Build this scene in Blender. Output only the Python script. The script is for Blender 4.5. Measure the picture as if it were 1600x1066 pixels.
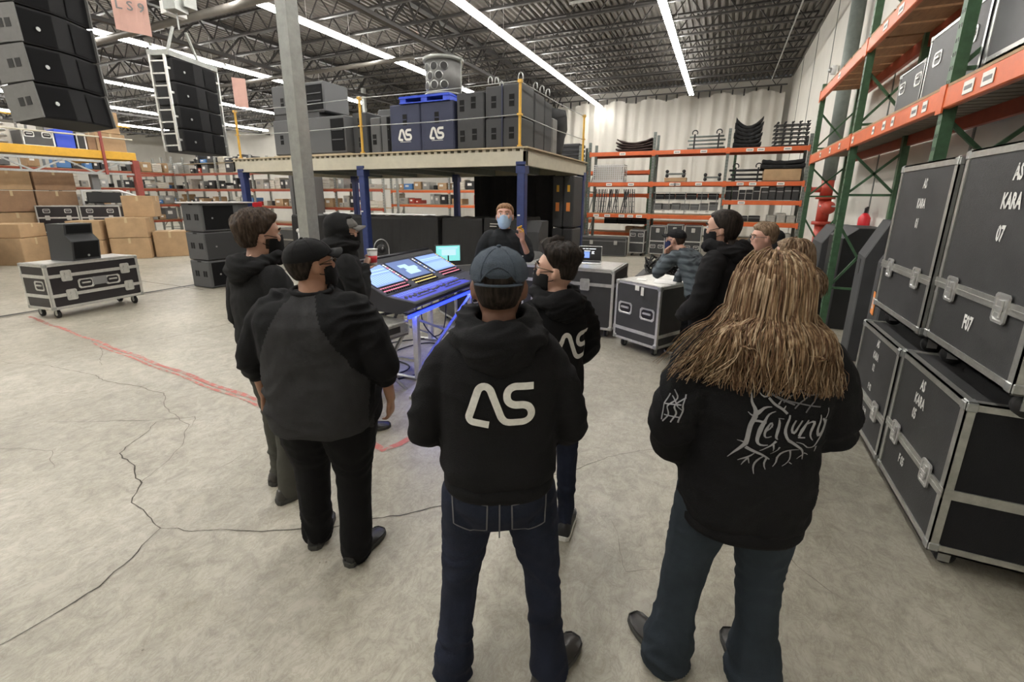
import bpy, bmesh, math, random
from mathutils import Vector, Matrix, Euler, noise
from mathutils.bvhtree import BVHTree
for _o in list(bpy.data.objects): bpy.data.objects.remove(_o, do_unlink=True)
random.seed(7)
sc = bpy.context.scene
COL = sc.collection
PI = math.pi
def R(d): return math.radians(d)

# ---------------------------------------------------------------- camera
cam_d = bpy.data.cameras.new('camera'); cam = bpy.data.objects.new('camera', cam_d); COL.objects.link(cam)
CH = 1.88
_th, _ro, _ya = R(14.113), R(.45), R(24.57)
_fw = Vector((-math.sin(_ya), math.cos(_ya), 0)); _rt = Vector((math.cos(_ya), math.sin(_ya), 0)); _up = Vector((0, 0, 1))
_F = _fw*math.cos(_th) - _up*math.sin(_th); _U = _up*math.cos(_th) + _fw*math.sin(_th)
_R2 = _rt*math.cos(_ro) + _U*math.sin(_ro); _U2 = -_rt*math.sin(_ro) + _U*math.cos(_ro)
cam.matrix_world = Matrix(((_R2.x, _U2.x, -_F.x, 0), (_R2.y, _U2.y, -_F.y, 0), (_R2.z, _U2.z, -_F.z, CH), (0, 0, 0, 1)))
cam_d.sensor_width = 36; cam_d.sensor_fit = 'HORIZONTAL'; cam_d.lens = 15.75; cam_d.shift_y = -.03
cam_d.clip_start = .05; cam_d.clip_end = 200
sc.camera = cam

# ---------------------------------------------------------------- light and exposure
world = bpy.data.worlds.new('world'); sc.world = world; world.use_nodes = True
world.node_tree.nodes['Background'].inputs[0].default_value = (.8, .85, .9, 1)
world.node_tree.nodes['Background'].inputs[1].default_value = .05
sc.view_settings.view_transform = 'Standard'; sc.view_settings.look = 'None'
sc.view_settings.gamma = 1; sc.view_settings.use_curve_mapping = False
sc.view_settings.exposure = 0.98
TUBE_EMIT = 22.5

# ---------------------------------------------------------------- materials
def mat(name, col, rough=.6, metal=0., var=0., scale=6., bump=0., bscale=40., emit=None, estr=0., spec=.5, stretch=None, alpha=None, trans=0., sheen=0.):
    m = bpy.data.materials.new(name); m.use_nodes = True
    nt = m.node_tree; n = nt.nodes; l = nt.links; b = n['Principled BSDF']
    c = tuple(col)+(1,) if len(col) == 3 else col
    b.inputs['Base Color'].default_value = c; b.inputs['Roughness'].default_value = rough; b.inputs['Metallic'].default_value = metal
    b.inputs['Specular IOR Level'].default_value = spec
    if sheen: b.inputs['Sheen Weight'].default_value = sheen; b.inputs['Sheen Roughness'].default_value = .6
    if trans: b.inputs['Transmission Weight'].default_value = trans
    if alpha is not None: b.inputs['Alpha'].default_value = alpha
    if var or bump:
        tc = n.new('ShaderNodeTexCoord'); mp = n.new('ShaderNodeMapping'); l.new(tc.outputs['Object'], mp.inputs[0])
        if stretch: mp.inputs['Scale'].default_value = stretch
    if var:
        t = n.new('ShaderNodeTexNoise'); t.inputs['Scale'].default_value = scale; t.inputs['Detail'].default_value = 5; t.inputs['Roughness'].default_value = .65
        l.new(mp.outputs[0], t.inputs['Vector'])
        r = n.new('ShaderNodeValToRGB'); r.color_ramp.elements[0].position = .3; r.color_ramp.elements[1].position = .7
        r.color_ramp.elements[0].color = tuple(max(0, x*(1-var)) for x in c[:3])+(1,)
        r.color_ramp.elements[1].color = tuple(min(1, x*(1+var)) for x in c[:3])+(1,)
        l.new(t.outputs['Fac'], r.inputs[0]); l.new(r.outputs[0], b.inputs['Base Color'])
    if bump:
        t2 = n.new('ShaderNodeTexNoise'); t2.inputs['Scale'].default_value = bscale; t2.inputs['Detail'].default_value = 4
        l.new(mp.outputs[0], t2.inputs['Vector'])
        bp = n.new('ShaderNodeBump'); bp.inputs['Strength'].default_value = bump; bp.inputs['Distance'].default_value = .01
        l.new(t2.outputs['Fac'], bp.inputs['Height']); l.new(bp.outputs[0], b.inputs['Normal'])
    if emit:
        b.inputs['Emission Color'].default_value = tuple(emit)+(1,); b.inputs['Emission Strength'].default_value = estr
    return m
M = {}
def mk(k, *a, **kw): M[k] = mat(k, *a, **kw); return M[k]
mk('wall_white', (.62, .60, .55), .8, var=.05, scale=1.5, bump=.1, bscale=30)
mk('curtain', (.60, .575, .52), .55, var=.06, scale=1.0, bump=.3, bscale=6, stretch=(1, 1, .15))
mk('deck', (.135, .125, .11), .55, metal=.2, var=.15, scale=2)
mk('joist', (.045, .042, .04), .5, metal=.3)
mk('tube', (1, 1, 1), .5, emit=(1, .97, .92), estr=TUBE_EMIT)
mk('fixture', (.7, .7, .68), .5)
mk('alu', (.50, .50, .47), .38, metal=.75, var=.18, scale=14, bump=.08, bscale=60)
mk('alu_bright', (.66, .66, .64), .32, metal=.7, var=.12, scale=20)
mk('steel', (.42, .43, .42), .4, metal=.7, var=.15, scale=20)
mk('laminate', (.040, .040, .041), .55, var=.18, scale=5, bump=.12, bscale=150)
mk('laminate_gloss', (.017, .014, .017), .32, var=.2, scale=5, bump=.05, bscale=150)
mk('laminate_grey', (.075, .077, .078), .5, var=.1, scale=4, bump=.08, bscale=150)
mk('carpet_black', (.007, .007, .009), .9, bump=.35, bscale=220)
mk('paint_white', (.72, .72, .68), .7, var=.12, scale=60)
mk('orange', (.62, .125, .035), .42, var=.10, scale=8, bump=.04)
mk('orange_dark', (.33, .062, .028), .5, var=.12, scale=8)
mk('green_post', (.055, .12, .062), .45, var=.22, scale=16)
mk('green_bright', (.10, .22, .10), .45, var=.2, scale=16)
mk('grey_green', (.15, .17, .155), .5, var=.15, scale=10)
mk('blue_post', (.028, .045, .15), .35, var=.15, scale=10)
mk('plywood', (.36, .235, .125), .65, var=.2, scale=3, stretch=(1, 6, 1))
mk('plank', (.30, .165, .08), .7, var=.25, scale=4, stretch=(1, 8, 1))
mk('cream', (.50, .47, .37), .5, var=.08, scale=6)
mk('yellow', (.72, .40, .03), .45, var=.08, scale=10)
mk('yellow_post', (.62, .36, .05), .45, var=.1, scale=10)
mk('red_post', (.30, .06, .045), .5, var=.12, scale=10)
mk('white_label', (.78, .77, .72), .6)
mk('ink', (.02, .02, .02), .6); mk('void', (.002, .002, .002), .9)
mk('ink_grey', (.20, .20, .20), .6)
mk('carton', (.40, .265, .145), .75, var=.12, scale=4)
mk('carton_dark', (.29, .175, .10), .75, var=.15, scale=4)
mk('tape_clear', (.50, .38, .22), .35)
mk('cab', (.038, .039, .041), .6, bump=.2, bscale=300)
mk('cab_black', (.010, .010, .011), .6, spec=.25, bump=.2, bscale=300)
mk('cab_grey', (.085, .087, .09), .6, bump=.2, bscale=300)
mk('cab_side', (.16, .16, .155), .5, var=.08, scale=20)
mk('grille', (.006, .006, .007), .75, bump=.3, bscale=500, spec=.2)
mk('cloth_grey', (.36, .34, .30), .85, var=.15, scale=8)
mk('vinyl', (.018, .018, .019), .6, var=.2, scale=3, bump=.25, bscale=9)
mk('cover_blue', (.030, .036, .072), .7, var=.1, scale=3, bump=.2, bscale=9)
mk('cover_grey', (.045, .046, .048), .75, var=.12, scale=3, bump=.2, bscale=9)
mk('pallet_blue', (.03, .08, .62), .4)
mk('rubber', (.02, .02, .021), .6)
mk('plastic_black', (.018, .018, .02), .4)
mk('plastic_grey', (.12, .12, .12), .5)
mk('plastic_red', (.55, .02, .03), .4)
mk('plastic_blue', (.08, .22, .50), .4)
mk('white_plastic', (.7, .7, .69), .4)
mk('cloth_white', (.58, .55, .48), .85, var=.1, scale=8)
mk('cloth_black', (.011, .011, .012), .9, var=.2, scale=8, bump=.3, bscale=20)
mk('paper', (.8, .8, .78), .7)
mk('paper_pink', (.62, .38, .32), .7, var=.06, scale=6)
mk('galv', (.33, .34, .32), .45, metal=.5, var=.12, scale=12)
mk('console_body', (.016, .017, .026), .3, bump=.03)
mk('console_top', (.055, .058, .085), .38)
mk('led_blue', (.02, .03, .6), .4, emit=(.02, .04, 1), estr=2.2)
mk('cable', (.012, .012, .012), .5)
mk('red_pipe', (.40, .045, .025), .45, var=.15, scale=10)
mk('extinguisher', (.62, .02, .03), .3)

def floor_mat():
    m = bpy.data.materials.new('concrete'); m.use_nodes = True; nt = m.node_tree; n = nt.nodes; l = nt.links; b = n['Principled BSDF']
    tc = n.new('ShaderNodeTexCoord')
    def nz(s, d, r=.6, dist=0., vec=None):
        t = n.new('ShaderNodeTexNoise'); t.inputs['Scale'].default_value = s; t.inputs['Detail'].default_value = d; t.inputs['Roughness'].default_value = r
        t.inputs['Distortion'].default_value = dist; l.new(vec or tc.outputs['Object'], t.inputs['Vector']); return t
    def ramp(src, p0, c0, p1, c1):
        r = n.new('ShaderNodeValToRGB'); e = r.color_ramp.elements; e[0].position = p0; e[0].color = c0+(1,); e[1].position = p1; e[1].color = c1+(1,)
        l.new(src, r.inputs[0]); return r
    def mix(kind, fac, a, bb):
        x = n.new('ShaderNodeMixRGB'); x.blend_type = kind
        if isinstance(fac, float): x.inputs[0].default_value = fac
        else: l.new(fac, x.inputs[0])
        l.new(a, x.inputs[1]); l.new(bb, x.inputs[2]); return x
    a = ramp(nz(.55, 6).outputs['Fac'], .3, (.31, .292, .245), .72, (.48, .458, .40))
    bb = ramp(nz(9, 9, .75, .8).outputs['Fac'], .33, (.62, .60, .54), .6, (1.08, 1.07, 1.02))
    x1 = mix('MULTIPLY', .75, a.outputs[0], bb.outputs[0])
    # trowel marks, darker veins
    mp = n.new('ShaderNodeMapping'); mp.inputs['Scale'].default_value = (1, .5, 1); mp.inputs['Rotation'].default_value = (0, 0, .9); l.new(tc.outputs['Object'], mp.inputs[0])
    v = nz(15, 8, .75, 1.2, mp.outputs[0]); vr = ramp(v.outputs['Fac'], .46, (1, 1, 1), .5, (.66, .64, .60)); vr.color_ramp.elements.new(.54).color = (1, 1, 1, 1)
    x2 = mix('MULTIPLY', .6, x1.outputs[0], vr.outputs[0])
    # pits
    vo = n.new('ShaderNodeTexVoronoi'); vo.inputs['Scale'].default_value = 13; l.new(nz(3, 2).outputs['Color'], vo.inputs['Vector'])
    l.new(tc.outputs['Object'], vo.inputs['Vector'])
    pr = ramp(vo.outputs['Distance'], .02, (.35, .33, .3), .09, (1, 1, 1)); sel = ramp(nz(2.4, 3).outputs['Fac'], .52, (0, 0, 0), .62, (1, 1, 1))
    x3 = mix('MULTIPLY', sel.outputs[0], x2.outputs[0], pr.outputs[0])
    st = ramp(nz(1.3, 5, .7, .5).outputs['Fac'], .3, (.80, .78, .72), .45, (1, 1, 1)); x4 = mix('MULTIPLY', .6, x3.outputs[0], st.outputs[0])
    l.new(x4.outputs[0], b.inputs['Base Color'])
    rr = n.new('ShaderNodeMapRange'); rr.inputs[3].default_value = .28; rr.inputs[4].default_value = .58; l.new(nz(3, 6).outputs['Fac'], rr.inputs[0]); l.new(rr.outputs[0], b.inputs['Roughness'])
    bp = n.new('ShaderNodeBump'); bp.inputs['Strength'].default_value = .35; bp.inputs['Distance'].default_value = .006
    l.new(nz(14, 7, .7).outputs['Fac'], bp.inputs['Height']); l.new(bp.outputs[0], b.inputs['Normal'])
    return m
M['concrete'] = floor_mat()
def worn(name, col, under=(.42, .39, .32), pos=.5, scale=22):
    m = mat(name, col, .6); n = m.node_tree.nodes; l = m.node_tree.links; b = n['Principled BSDF']
    t = n.new('ShaderNodeTexNoise'); t.inputs['Scale'].default_value = scale; t.inputs['Detail'].default_value = 6; t.inputs['Roughness'].default_value = .7
    tc = n.new('ShaderNodeTexCoord'); l.new(tc.outputs['Object'], t.inputs['Vector'])
    r = n.new('ShaderNodeValToRGB'); r.color_ramp.elements[0].position = pos-.03; r.color_ramp.elements[1].position = pos+.05
    r.color_ramp.elements[0].color = under+(1,); r.color_ramp.elements[1].color = tuple(col)+(1,)
    l.new(t.outputs['Fac'], r.inputs[0]); l.new(r.outputs[0], b.inputs['Base Color']); return m
M['red_tape'] = worn('red_tape', (.42, .12, .10), under=(.34, .28, .23), pos=.47, scale=14)
M['stencil'] = worn('stencil', (.72, .72, .68), under=(.05, .05, .05), pos=.36, scale=60)

# ---------------------------------------------------------------- mesh helpers
class MB:
    def __init__(s): s.v = []; s.f = []; s.m = []
    def add(s, vs, fs, mi=0):
        o = len(s.v); s.v += [tuple(v) for v in vs]; s.f += [tuple(i+o for i in f) for f in fs]; s.m += [mi]*len(fs); return s
    def box(s, x0, y0, z0, x1, y1, z1, mi=0):
        return s.add([(x0, y0, z0), (x1, y0, z0), (x1, y1, z0), (x0, y1, z0), (x0, y0, z1), (x1, y0, z1), (x1, y1, z1), (x0, y1, z1)],
                     [(0, 3, 2, 1), (4, 5, 6, 7), (0, 1, 5, 4), (1, 2, 6, 5), (2, 3, 7, 6), (3, 0, 4, 7)], mi)
    def cb(s, c, d, rot=None, mi=0):
        vs = []
        for dz in (-.5, .5):
            for dx, dy in ((-.5, -.5), (.5, -.5), (.5, .5), (-.5, .5)):
                v = Vector((dx*d[0], dy*d[1], dz*d[2]))
                if rot is not None: v = rot @ v
                vs.append(v+Vector(c))
        return s.add(vs, [(0, 3, 2, 1), (4, 5, 6, 7), (0, 1, 5, 4), (1, 2, 6, 5), (2, 3, 7, 6), (3, 0, 4, 7)], mi)
    def bb(s, x0, y0, z0, x1, y1, z1, b, mi=0):      # bevelled box (chamfered vertical and horizontal edges)
        X = (x0, x0+b, x1-b, x1); Y = (y0, y0+b, y1-b, y1); Z = (z0, z0+b, z1-b, z1)
        def ring(z, i): # i inset
            a = b if i else 0
            return [(x0+b, y0+a, z), (x1-b, y0+a, z), (x1-a, y0+b, z), (x1-a, y1-b, z), (x1-b, y1-a, z), (x0+b, y1-a, z), (x0+a, y1-b, z), (x0+a, y0+b, z)]
        return s.loft([ring(z0, 1), ring(z0+b, 0), ring(z1-b, 0), ring(z1, 1)], mi=mi)
    def bar(s, p0, p1, w, h=None, up=(0, 0, 1), mi=0):
        p0 = Vector(p0); p1 = Vector(p1); d = p1-p0; L = d.length
        if L < 1e-6: return s
        h = h or w; z = d/L; u = Vector(up)
        if abs(z.dot(u)) > .98: u = Vector((1, 0, 0))
        x = z.cross(u).normalized(); y = x.cross(z)
        rot = Matrix((x, y, z)).transposed()
        return s.cb((p0+p1)/2, (w, h, L), rot, mi)
    def loft(s, rings, cap=True, closed=True, mi=0):
        n = len(rings[0]); vs = [p for r in rings for p in r]; fs = []
        for i in range(len(rings)-1):
            for j in range(n if closed else n-1):
                k = (j+1) % n; fs.append((i*n+j, i*n+k, (i+1)*n+k, (i+1)*n+j))
        if cap: fs.append(tuple(reversed(range(n)))); fs.append(tuple(range((len(rings)-1)*n, len(rings)*n)))
        return s.add(vs, fs, mi)
    def tube(s, pts, r, n=8, cap=True, mi=0, flat=1., up=None):
        pts = [Vector(p) for p in pts]; rings = []; u = None
        for i, p in enumerate(pts):
            d = (pts[min(i+1, len(pts)-1)]-pts[max(i-1, 0)])
            if d.length < 1e-9: d = Vector((0, 0, 1))
            d.normalize()
            if u is None:
                u = Vector(up) if up else (Vector((0, 0, 1)) if abs(d.z) < .9 else Vector((0, 1, 0)))
            x = d.cross(u)
            if x.length < 1e-6: x = d.cross(Vector((1, .3, 0)))
            x.normalize(); u = x.cross(d).normalized()
            rr = r[i] if isinstance(r, (list, tuple)) else r
            rings.append([p + x*(math.cos(2*PI*k/n)*rr) + u*(math.sin(2*PI*k/n)*rr*flat) for k in range(n)])
        return s.loft(rings, cap, mi=mi)
    def sph(s, c, r, n=12, m=8, mi=0, rot=None):
        if not isinstance(r, (tuple, list)): r = (r, r, r)
        rings = []
        for i in range(m+1):
            t = -PI/2+PI*i/m; t = max(-PI/2+.05, min(PI/2-.05, t)); ring = []
            for k in range(n):
                v = Vector((math.cos(t)*math.cos(2*PI*k/n)*r[0], math.cos(t)*math.sin(2*PI*k/n)*r[1], math.sin(t)*r[2]))
                if rot is not None: v = rot @ v
                ring.append(v+Vector(c))
            rings.append(ring)
        return s.loft(rings, mi=mi)
    def xf(s, mtx): s.v = [tuple(mtx @ Vector(v)) for v in s.v]; return s
    def merge(s, o, mtx=None):
        vs = o.v if mtx is None else [tuple(mtx @ Vector(v)) for v in o.v]
        k = len(s.v); s.v += vs; s.f += [tuple(i+k for i in f) for f in o.f]; s.m += o.m; return s
    def mesh(s, name, mats, smooth=False):
        me = bpy.data.meshes.new(name); me.from_pydata(s.v, [], s.f)
        for m_ in (mats if isinstance(mats, (list, tuple)) else [mats]): me.materials.append(M[m_] if isinstance(m_, str) else m_)
        if any(s.m): me.polygons.foreach_set('material_index', s.m)
        if smooth: me.polygons.foreach_set('use_smooth', [True]*len(me.polygons))
        me.update(); return me
    def build(s, name, mats, parent=None, smooth=False, label=None, loc=None):
        return link(name, s.mesh(name, mats, smooth), parent, label, loc)
def link(name, me, parent=None, label=None, loc=None):
    o = bpy.data.objects.new(name, me); COL.objects.link(o)
    if parent is not None: o.parent = parent
    if loc: o.location = loc
    if label: o['label'] = label
    return o
def tag(o, label, cat, group=None, kind=None):
    if label: o['label'] = label
    if cat: o['category'] = cat
    if group: o['group'] = group
    if kind: o['kind'] = kind
    return o
def thing(name, label, cat, loc=(0, 0, 0), rz=0., group=None, rot=None):
    o = bpy.data.objects.new(name, None); COL.objects.link(o); o.location = loc
    o.rotation_euler = rot or (0, 0, rz); o.empty_display_size = .2
    return tag(o, label, cat, group)
def struct(name, mb, m, smooth=False):
    o = mb.build(name, m, None, smooth); o['kind'] = 'structure'; return o
KIDS = {}
def copy_tree(o, parent=None, loc=None, rz=None, label=None, group=None):
    c = o.copy(); COL.objects.link(c); c.parent = parent
    if loc is not None: c.location = loc
    if rz is not None: c.rotation_euler = (0, 0, rz)
    if label: c['label'] = label
    if group: c['group'] = group
    for k in list(o.children): copy_tree(k, c)
    return c
def text_mb(txt, size, sx=1., bold=.0, res=2, spacing=1.):
    cu = bpy.data.curves.new('t', 'FONT'); cu.body = txt; cu.size = size; cu.align_x = 'CENTER'; cu.align_y = 'CENTER'
    cu.offset = bold; cu.resolution_u = res; cu.space_character = spacing; cu.extrude = 0
    ob = bpy.data.objects.new('t', cu); COL.objects.link(ob)
    dg = bpy.context.evaluated_depsgraph_get(); me = bpy.data.meshes.new_from_object(ob.evaluated_get(dg))
    mb = MB(); mb.add([(v.co.x*sx, v.co.y, 0) for v in me.vertices], [tuple(p.vertices) for p in me.polygons])
    bpy.data.objects.remove(ob); bpy.data.curves.remove(cu); bpy.data.meshes.remove(me); return mb
def on_front(mb, x, z, y):         # text laid in XY -> standing on a face looking to -Y
    mb.v = [(v[0]+x, y, v[1]+z) for v in mb.v]; return mb
# ================================================================ building shell
RX0, RX1, RY0, RY1, RZ = -46., 2.25, -5., 25.5, 7.35
fl = struct('floor', MB().box(RX0, RY0, -.2, RX1, RY1, 0), 'concrete')
struct('wall_right', MB().box(RX1, RY0, 0, RX1+.2, RY1, RZ), 'wall_white')
struct('wall_left', MB().box(RX0-.2, RY0, 0, RX0, RY1, RZ), 'wall_white')
struct('wall_back', MB().box(RX0, RY1, 0, RX1, RY1+.2, RZ), 'wall_white')
struct('wall_front', MB().box(RX0, RY0-.2, 0, RX1, RY0, RZ), 'wall_white')
# corrugated deck, flutes along Y
mb = MB(); x = RX0; P = .19; prof = []
while x < RX1+.2:
    prof += [(x, RZ-.03), (x+.03, RZ+.05), (x+.09, RZ+.05), (x+.12, RZ-.03)]; x += P
mb.loft([[(a, y, z) for a, z in prof] for y in (RY0, RY1)], cap=False, closed=False)
mb.box(RX0, RY0, RZ+.06, RX1, RY1, RZ+.2)
ceil = struct('ceiling', mb, 'deck')
# open web joists along X, girders along Y
def truss_mesh(name, L, h, panel, c, w):
    mb = MB(); n = int(L/panel); p = L/n
    mb.box(0, -c, h-w, L, c, h); mb.box(0, -c, 0, L, c, w)
    for i in range(n):
        a = i*p
        mb.bar((a, 0, h-w/2), (a+p/2, 0, w/2), w*.55); mb.bar((a+p/2, 0, w/2), (a+p, 0, h-w/2), w*.55)
    return mb.mesh(name, 'joist')
jm = truss_mesh('joist', RX1-RX0-.4, .62, .85, .045, .05)
y = RY0+.8; k = 0
while y < RY1-.3:
    o = link('joist', jm, ceil, loc=(RX0+.1, y, 6.70)); y += 1.35; k += 1
gm = truss_mesh('girder', RY1-RY0-.4, .95, 1.5, .09, .10)
for gx in (-8.7, -15.6, -23, -32, -41):
    o = link('girder', gm, ceil, loc=(gx, RY0+.2, 6.35)); o.rotation_euler = (0, 0, PI/2)
# pipes below the deck
mb = MB(); mb.tube([(-24, 8.3, 6.25), (-9.4, 8.3, 6.3)], .09, 10); mb.tube([(-24, 13.2, 6.2), (-9.6, 13.2, 6.25)], .07, 8)
o = mb.build('ceiling_pipe', 'deck', ceil, True)
mb = MB(); mb.tube([(-4, 12.0, 6.55), (2.1, 12.0, 6.55)], .035, 6); mb.tube([(1.2, 2, 6.5), (1.2, 22, 6.5)], .02, 6)
mb.build('sprinkler_pipe', 'galv', ceil, True)
# steel columns
def column(x, y, label=None):
    mb = MB(); mb.box(-.07, -.07, 0, .07, .07, 6.68); mb.box(-.14, -.14, 0, .14, .14, .015)
    mb.box(-.075, -.075, 6.2, .075, .075, 6.69)
    o = mb.build('column', 'galv', None, False, None, (x, y, 0)); o['kind'] = 'structure'; return o
c0 = column(-3.99, 3.5)
mb = MB(); mb.box(-.10, -.06, 1.42, -.07, .02, 1.50); mb.sph((-.12, -.03, 1.52), .025, 8, 6); mb.sph((-.11, -.02, 1.40), .022, 8, 6); mb.tube([(-.11, -.03, 1.5), (-.1, -.05, 1.43), (-.06, -.085, 1.44)], .008, 6)
mb.build('hook', 'white_plastic', c0, True)
for x, y in ((-15.6, 17.5), (-23, 15.5), (-23, 3.5)): column(x, y)
# back-wall plastic curtain with folds and hanging clips
mb = MB(); top = []; n = 620; rows = [6.72, 5.3, 3.5, 1.6, .1]
random.seed(3)
fold = [0]*n
for q in range(150):
    c = random.randrange(n); a = random.uniform(-.028, .034); w = random.choice((2, 3, 4, 6, 9))
    for i in range(max(0, c-3*w), min(n, c+3*w)): fold[i] += a*math.exp(-((i-c)/w)**2)
def cfold(i, r): return 25.3 - .10 + fold[min(n-1, max(0, int(i+r*2.2*math.sin(i*.05))))]*(1.1-.12*r) + .03*math.sin(i*.35+r*.6)
rings = []
for r, z in enumerate(rows):
    rings.append([(-16+18.0*i/(n-1), cfold(i, r), z + (.10*math.sin(i*.11) if r == 0 else 0)) for i in range(n)])
mb.loft(rings, cap=False, closed=False)
cur = mb.build('wall_curtain', 'curtain', None, True); cur['kind'] = 'structure'
mb = MB()
for i in range(0, n, 17): mb.box(-16+18.0*i/(n-1)-.03, 25.12, 6.68+.10*math.sin(i*.11), -16+18.0*i/(n-1)+.03, 25.2, 6.95)
mb.build('curtain_clip', 'joist', cur)
# panel seams and pipes on the right wall
mb = MB()
for y in (3.2, 6.4, 9.6, 12.8, 16.0, 19.2, 22.4):
    mb.box(RX1-.012, y-.02, 0, RX1+.01, y+.02, RZ)
t = mb.build('trim_1', 'grey_green'); t['kind'] = 'structure'
# sprinkler riser (dark pipe with red valve) in front of the right wall
rs = thing('sprinkler_riser', 'tall dark sprinkler riser pipe with red valve body against the right wall', 'pipe', (2.02, 12.1, 0))
MB().tube([(0, 0, 2.3), (0, 0, 6.3)], .13, 16).build('riser_pipe', 'grey_green', rs, True)
mb = MB(); mb.tube([(0, 0, 0), (0, 0, 1.35)], .12, 14); mb.tube([(0, 0, 1.35), (0, 0, 1.42)], .19, 14); mb.tube([(0, 0, 1.42), (0, 0, 1.9)], .12, 14)
mb.tube([(0, 0, 1.9), (0, 0, 1.97)], .19, 14); mb.tube([(0, 0, 1.97), (0, 0, 2.3)], .12, 14); mb.sph((.05, -.2, 1.72), .14, 12, 8); mb.tube([(-.35, 0, 2.1), (0, 0, 2.1)], .06, 10)
mb.sph((-.35, 0, 2.12), (.07, .11, .11), 10, 8)
mb.build('valve', 'red_pipe', rs, True)
MB().tube([(-.1, -.12, 1.75), (.12, -.35, 1.75), (.12, -.7, 1.75)], .02, 6).build('gauge_line', 'steel', rs, True)
fx = thing('fire_extinguisher', 'small red fire extinguisher hung on the right wall behind the green rack', 'extinguisher', (2.12, 9.2, 1.24))
mb = MB(); mb.tube([(0, 0, 0), (0, 0, .02), (0, 0, .36), (0, 0, .42), (0, 0, .44)], [.05, .085, .085, .05, .025], 14); mb.build('cylinder', 'extinguisher', fx, True)
mb = MB(); mb.bar((0, 0, .44), (0, -.02, .52), .04); mb.bar((0, -.09, .53), (0, .05, .50), .025); mb.tube([(0, .03, .46), (0, .12, .42), (0, .13, .2)], .01, 6); mb.build('valve_lever', 'plastic_black', fx)
ws = thing('wall_sensor', 'small round white fitting high on the right wall near the corner', 'fitting', (2.2, 14.6, 5.05))
mb = MB(); mb.tube([(0, 0, 0), (-.1, 0, 0)], .11, 12); mb.build('housing', 'white_plastic', ws, True); MB().sph((-.12, 0, 0), .06, 10, 6).build('lens', 'steel', ws, True)

# floor marks: strip, worn red tape, cracks
def ribbon(pts, w, z, jit=0.):
    mb = MB(); a = []; b = []
    for i, p in enumerate(pts):
        p = Vector((p[0], p[1], 0)); q = Vector(pts[min(i+1, len(pts)-1)]); r_ = Vector(pts[max(i-1, 0)]); d = Vector((q[0]-r_[0], q[1]-r_[1], 0)); d.normalize()
        nrm = Vector((-d.y, d.x, 0)); ww = (w[i] if isinstance(w, list) else w)*(1+random.uniform(-jit, jit))
        a.append((p+nrm*ww/2)[:2]+(z,)); b.append((p-nrm*ww/2)[:2]+(z,))
    mb.loft([b, a], cap=False, closed=False); return mb
def crack(pts, w=.006, seed=1, amp=.035):
    random.seed(seed); out = []
    for (a, b) in zip(pts[:-1], pts[1:]):
        a = Vector(a); b = Vector(b); L = (b-a).length; n_ = max(2, int(L/.045)); nrm = Vector((-(b-a).y, (b-a).x)).normalized(); ph = random.uniform(0, 9)
        for i in range(n_):
            t = i/n_; e = math.sin(t*PI); out.append(a+(b-a)*t+nrm*(e*amp*L*math.sin(ph+t*5)+random.uniform(-.007, .007)))
    out.append(Vector(pts[-1])); return ribbon([tuple(p) for p in out], [w*random.uniform(.5, 1.2)*(0.35+.65*math.sin(PI*min(1, max(.08, i/len(out))))) for i in range(len(out))], .0022)
M['crack'] = mat('crack', (.075, .068, .055), .9)
M['hair_crack'] = mat('hair_crack', (.19, .175, .145), .9)
j = (-2.77, 1.17)
for i, (pts, w, mt) in enumerate((
    ([(-2.62, .35), (-2.6, .8), j], .009, 'crack'), ([j, (-3.18, 1.22), (-3.35, 1.36), (-3.9, 1.5), (-4.2, 1.9)], .009, 'crack'),
    ([j, (-2.4, 1.32), (-2.08, 1.47), (-1.8, 1.65), (-1.45, 1.98), (-1.1, 2.25), (-.93, 2.59), (-.38, 3.21)], .008, 'crack'),
    ([(-3.35, 1.36), (-3.6, 1.75), (-3.9, 1.99), (-4.3, 2.05), (-4.77, 2.26), (-5.5, 2.2), (-6.24, 2.19), (-7.39, 1.97)], .009, 'hair_crack'),
    ([(-4.2, 1.9), (-4.0, 2.1), (-3.86, 1.99)], .006, 'hair_crack'), ([(-6.5, 4.6), (-6.2, 4.2), (-6.4, 3.8)], .008, 'hair_crack'),
    ([(-6.68, 2.81), (-6.6, 4.02), (-6.6, 6.0)], .010, 'crack'), ([(-5.01, 1.5), (-4.65, 1.68), (-4.05, 2.05)], .006, 'hair_crack'), ([(-3.04, 1.63), (-3.07, 1.88)], .005, 'hair_crack'), ([(-8.5, 5.0), (-7.6, 6.4), (-6.5, 7.0)], .012, 'hair_crack'),
    ([(-.4, 3.2), (-.1, 3.4), (.1, 3.9)], .006, 'hair_crack'), ([(-.4, 2.35), (-.25, 2.0), (-.1, 2.1)], .004, 'hair_crack'), ([(.4, 2.6), (.7, 2.3)], .005, 'hair_crack'),
    ([(-7.6, 2.9), (-6.2, 2.4)], .008, 'hair_crack'), ([(-4.9, 1.1), (-4.4, 1.3), (-4.1, 1.2)], .005, 'hair_crack'))):
    crack(pts, w, 20+i).build('crack', mt, fl)
random.seed(5)
ribbon([(-10.13, -4.5), (-10.15, 2.8), (-10.2, 5.9), (-10.2, 12)], .10, .004).build('floor_strip', 'rubber', fl)
ribbon([(-10.03, 2.6), (-10.06, 6.0)], .03, .0025).build('floor_strip', 'crack', fl)
ribbon([(x_, 5.55+.01*math.sin(x_*4)) for x_ in [-19+i*.5 for i in range(20)]], .03, .002).build('floor_joint', 'hair_crack', fl)
rt_ = thing('floor_tape', 'long worn red tape line crossing the concrete floor at the left', 'tape', (0, 0, 0))
pts = [(-9.77+i*(9.77-3.5)/60, 3.03-i*(3.03-2.52)/60+.01*math.sin(i*.6)) for i in range(61)]
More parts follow.
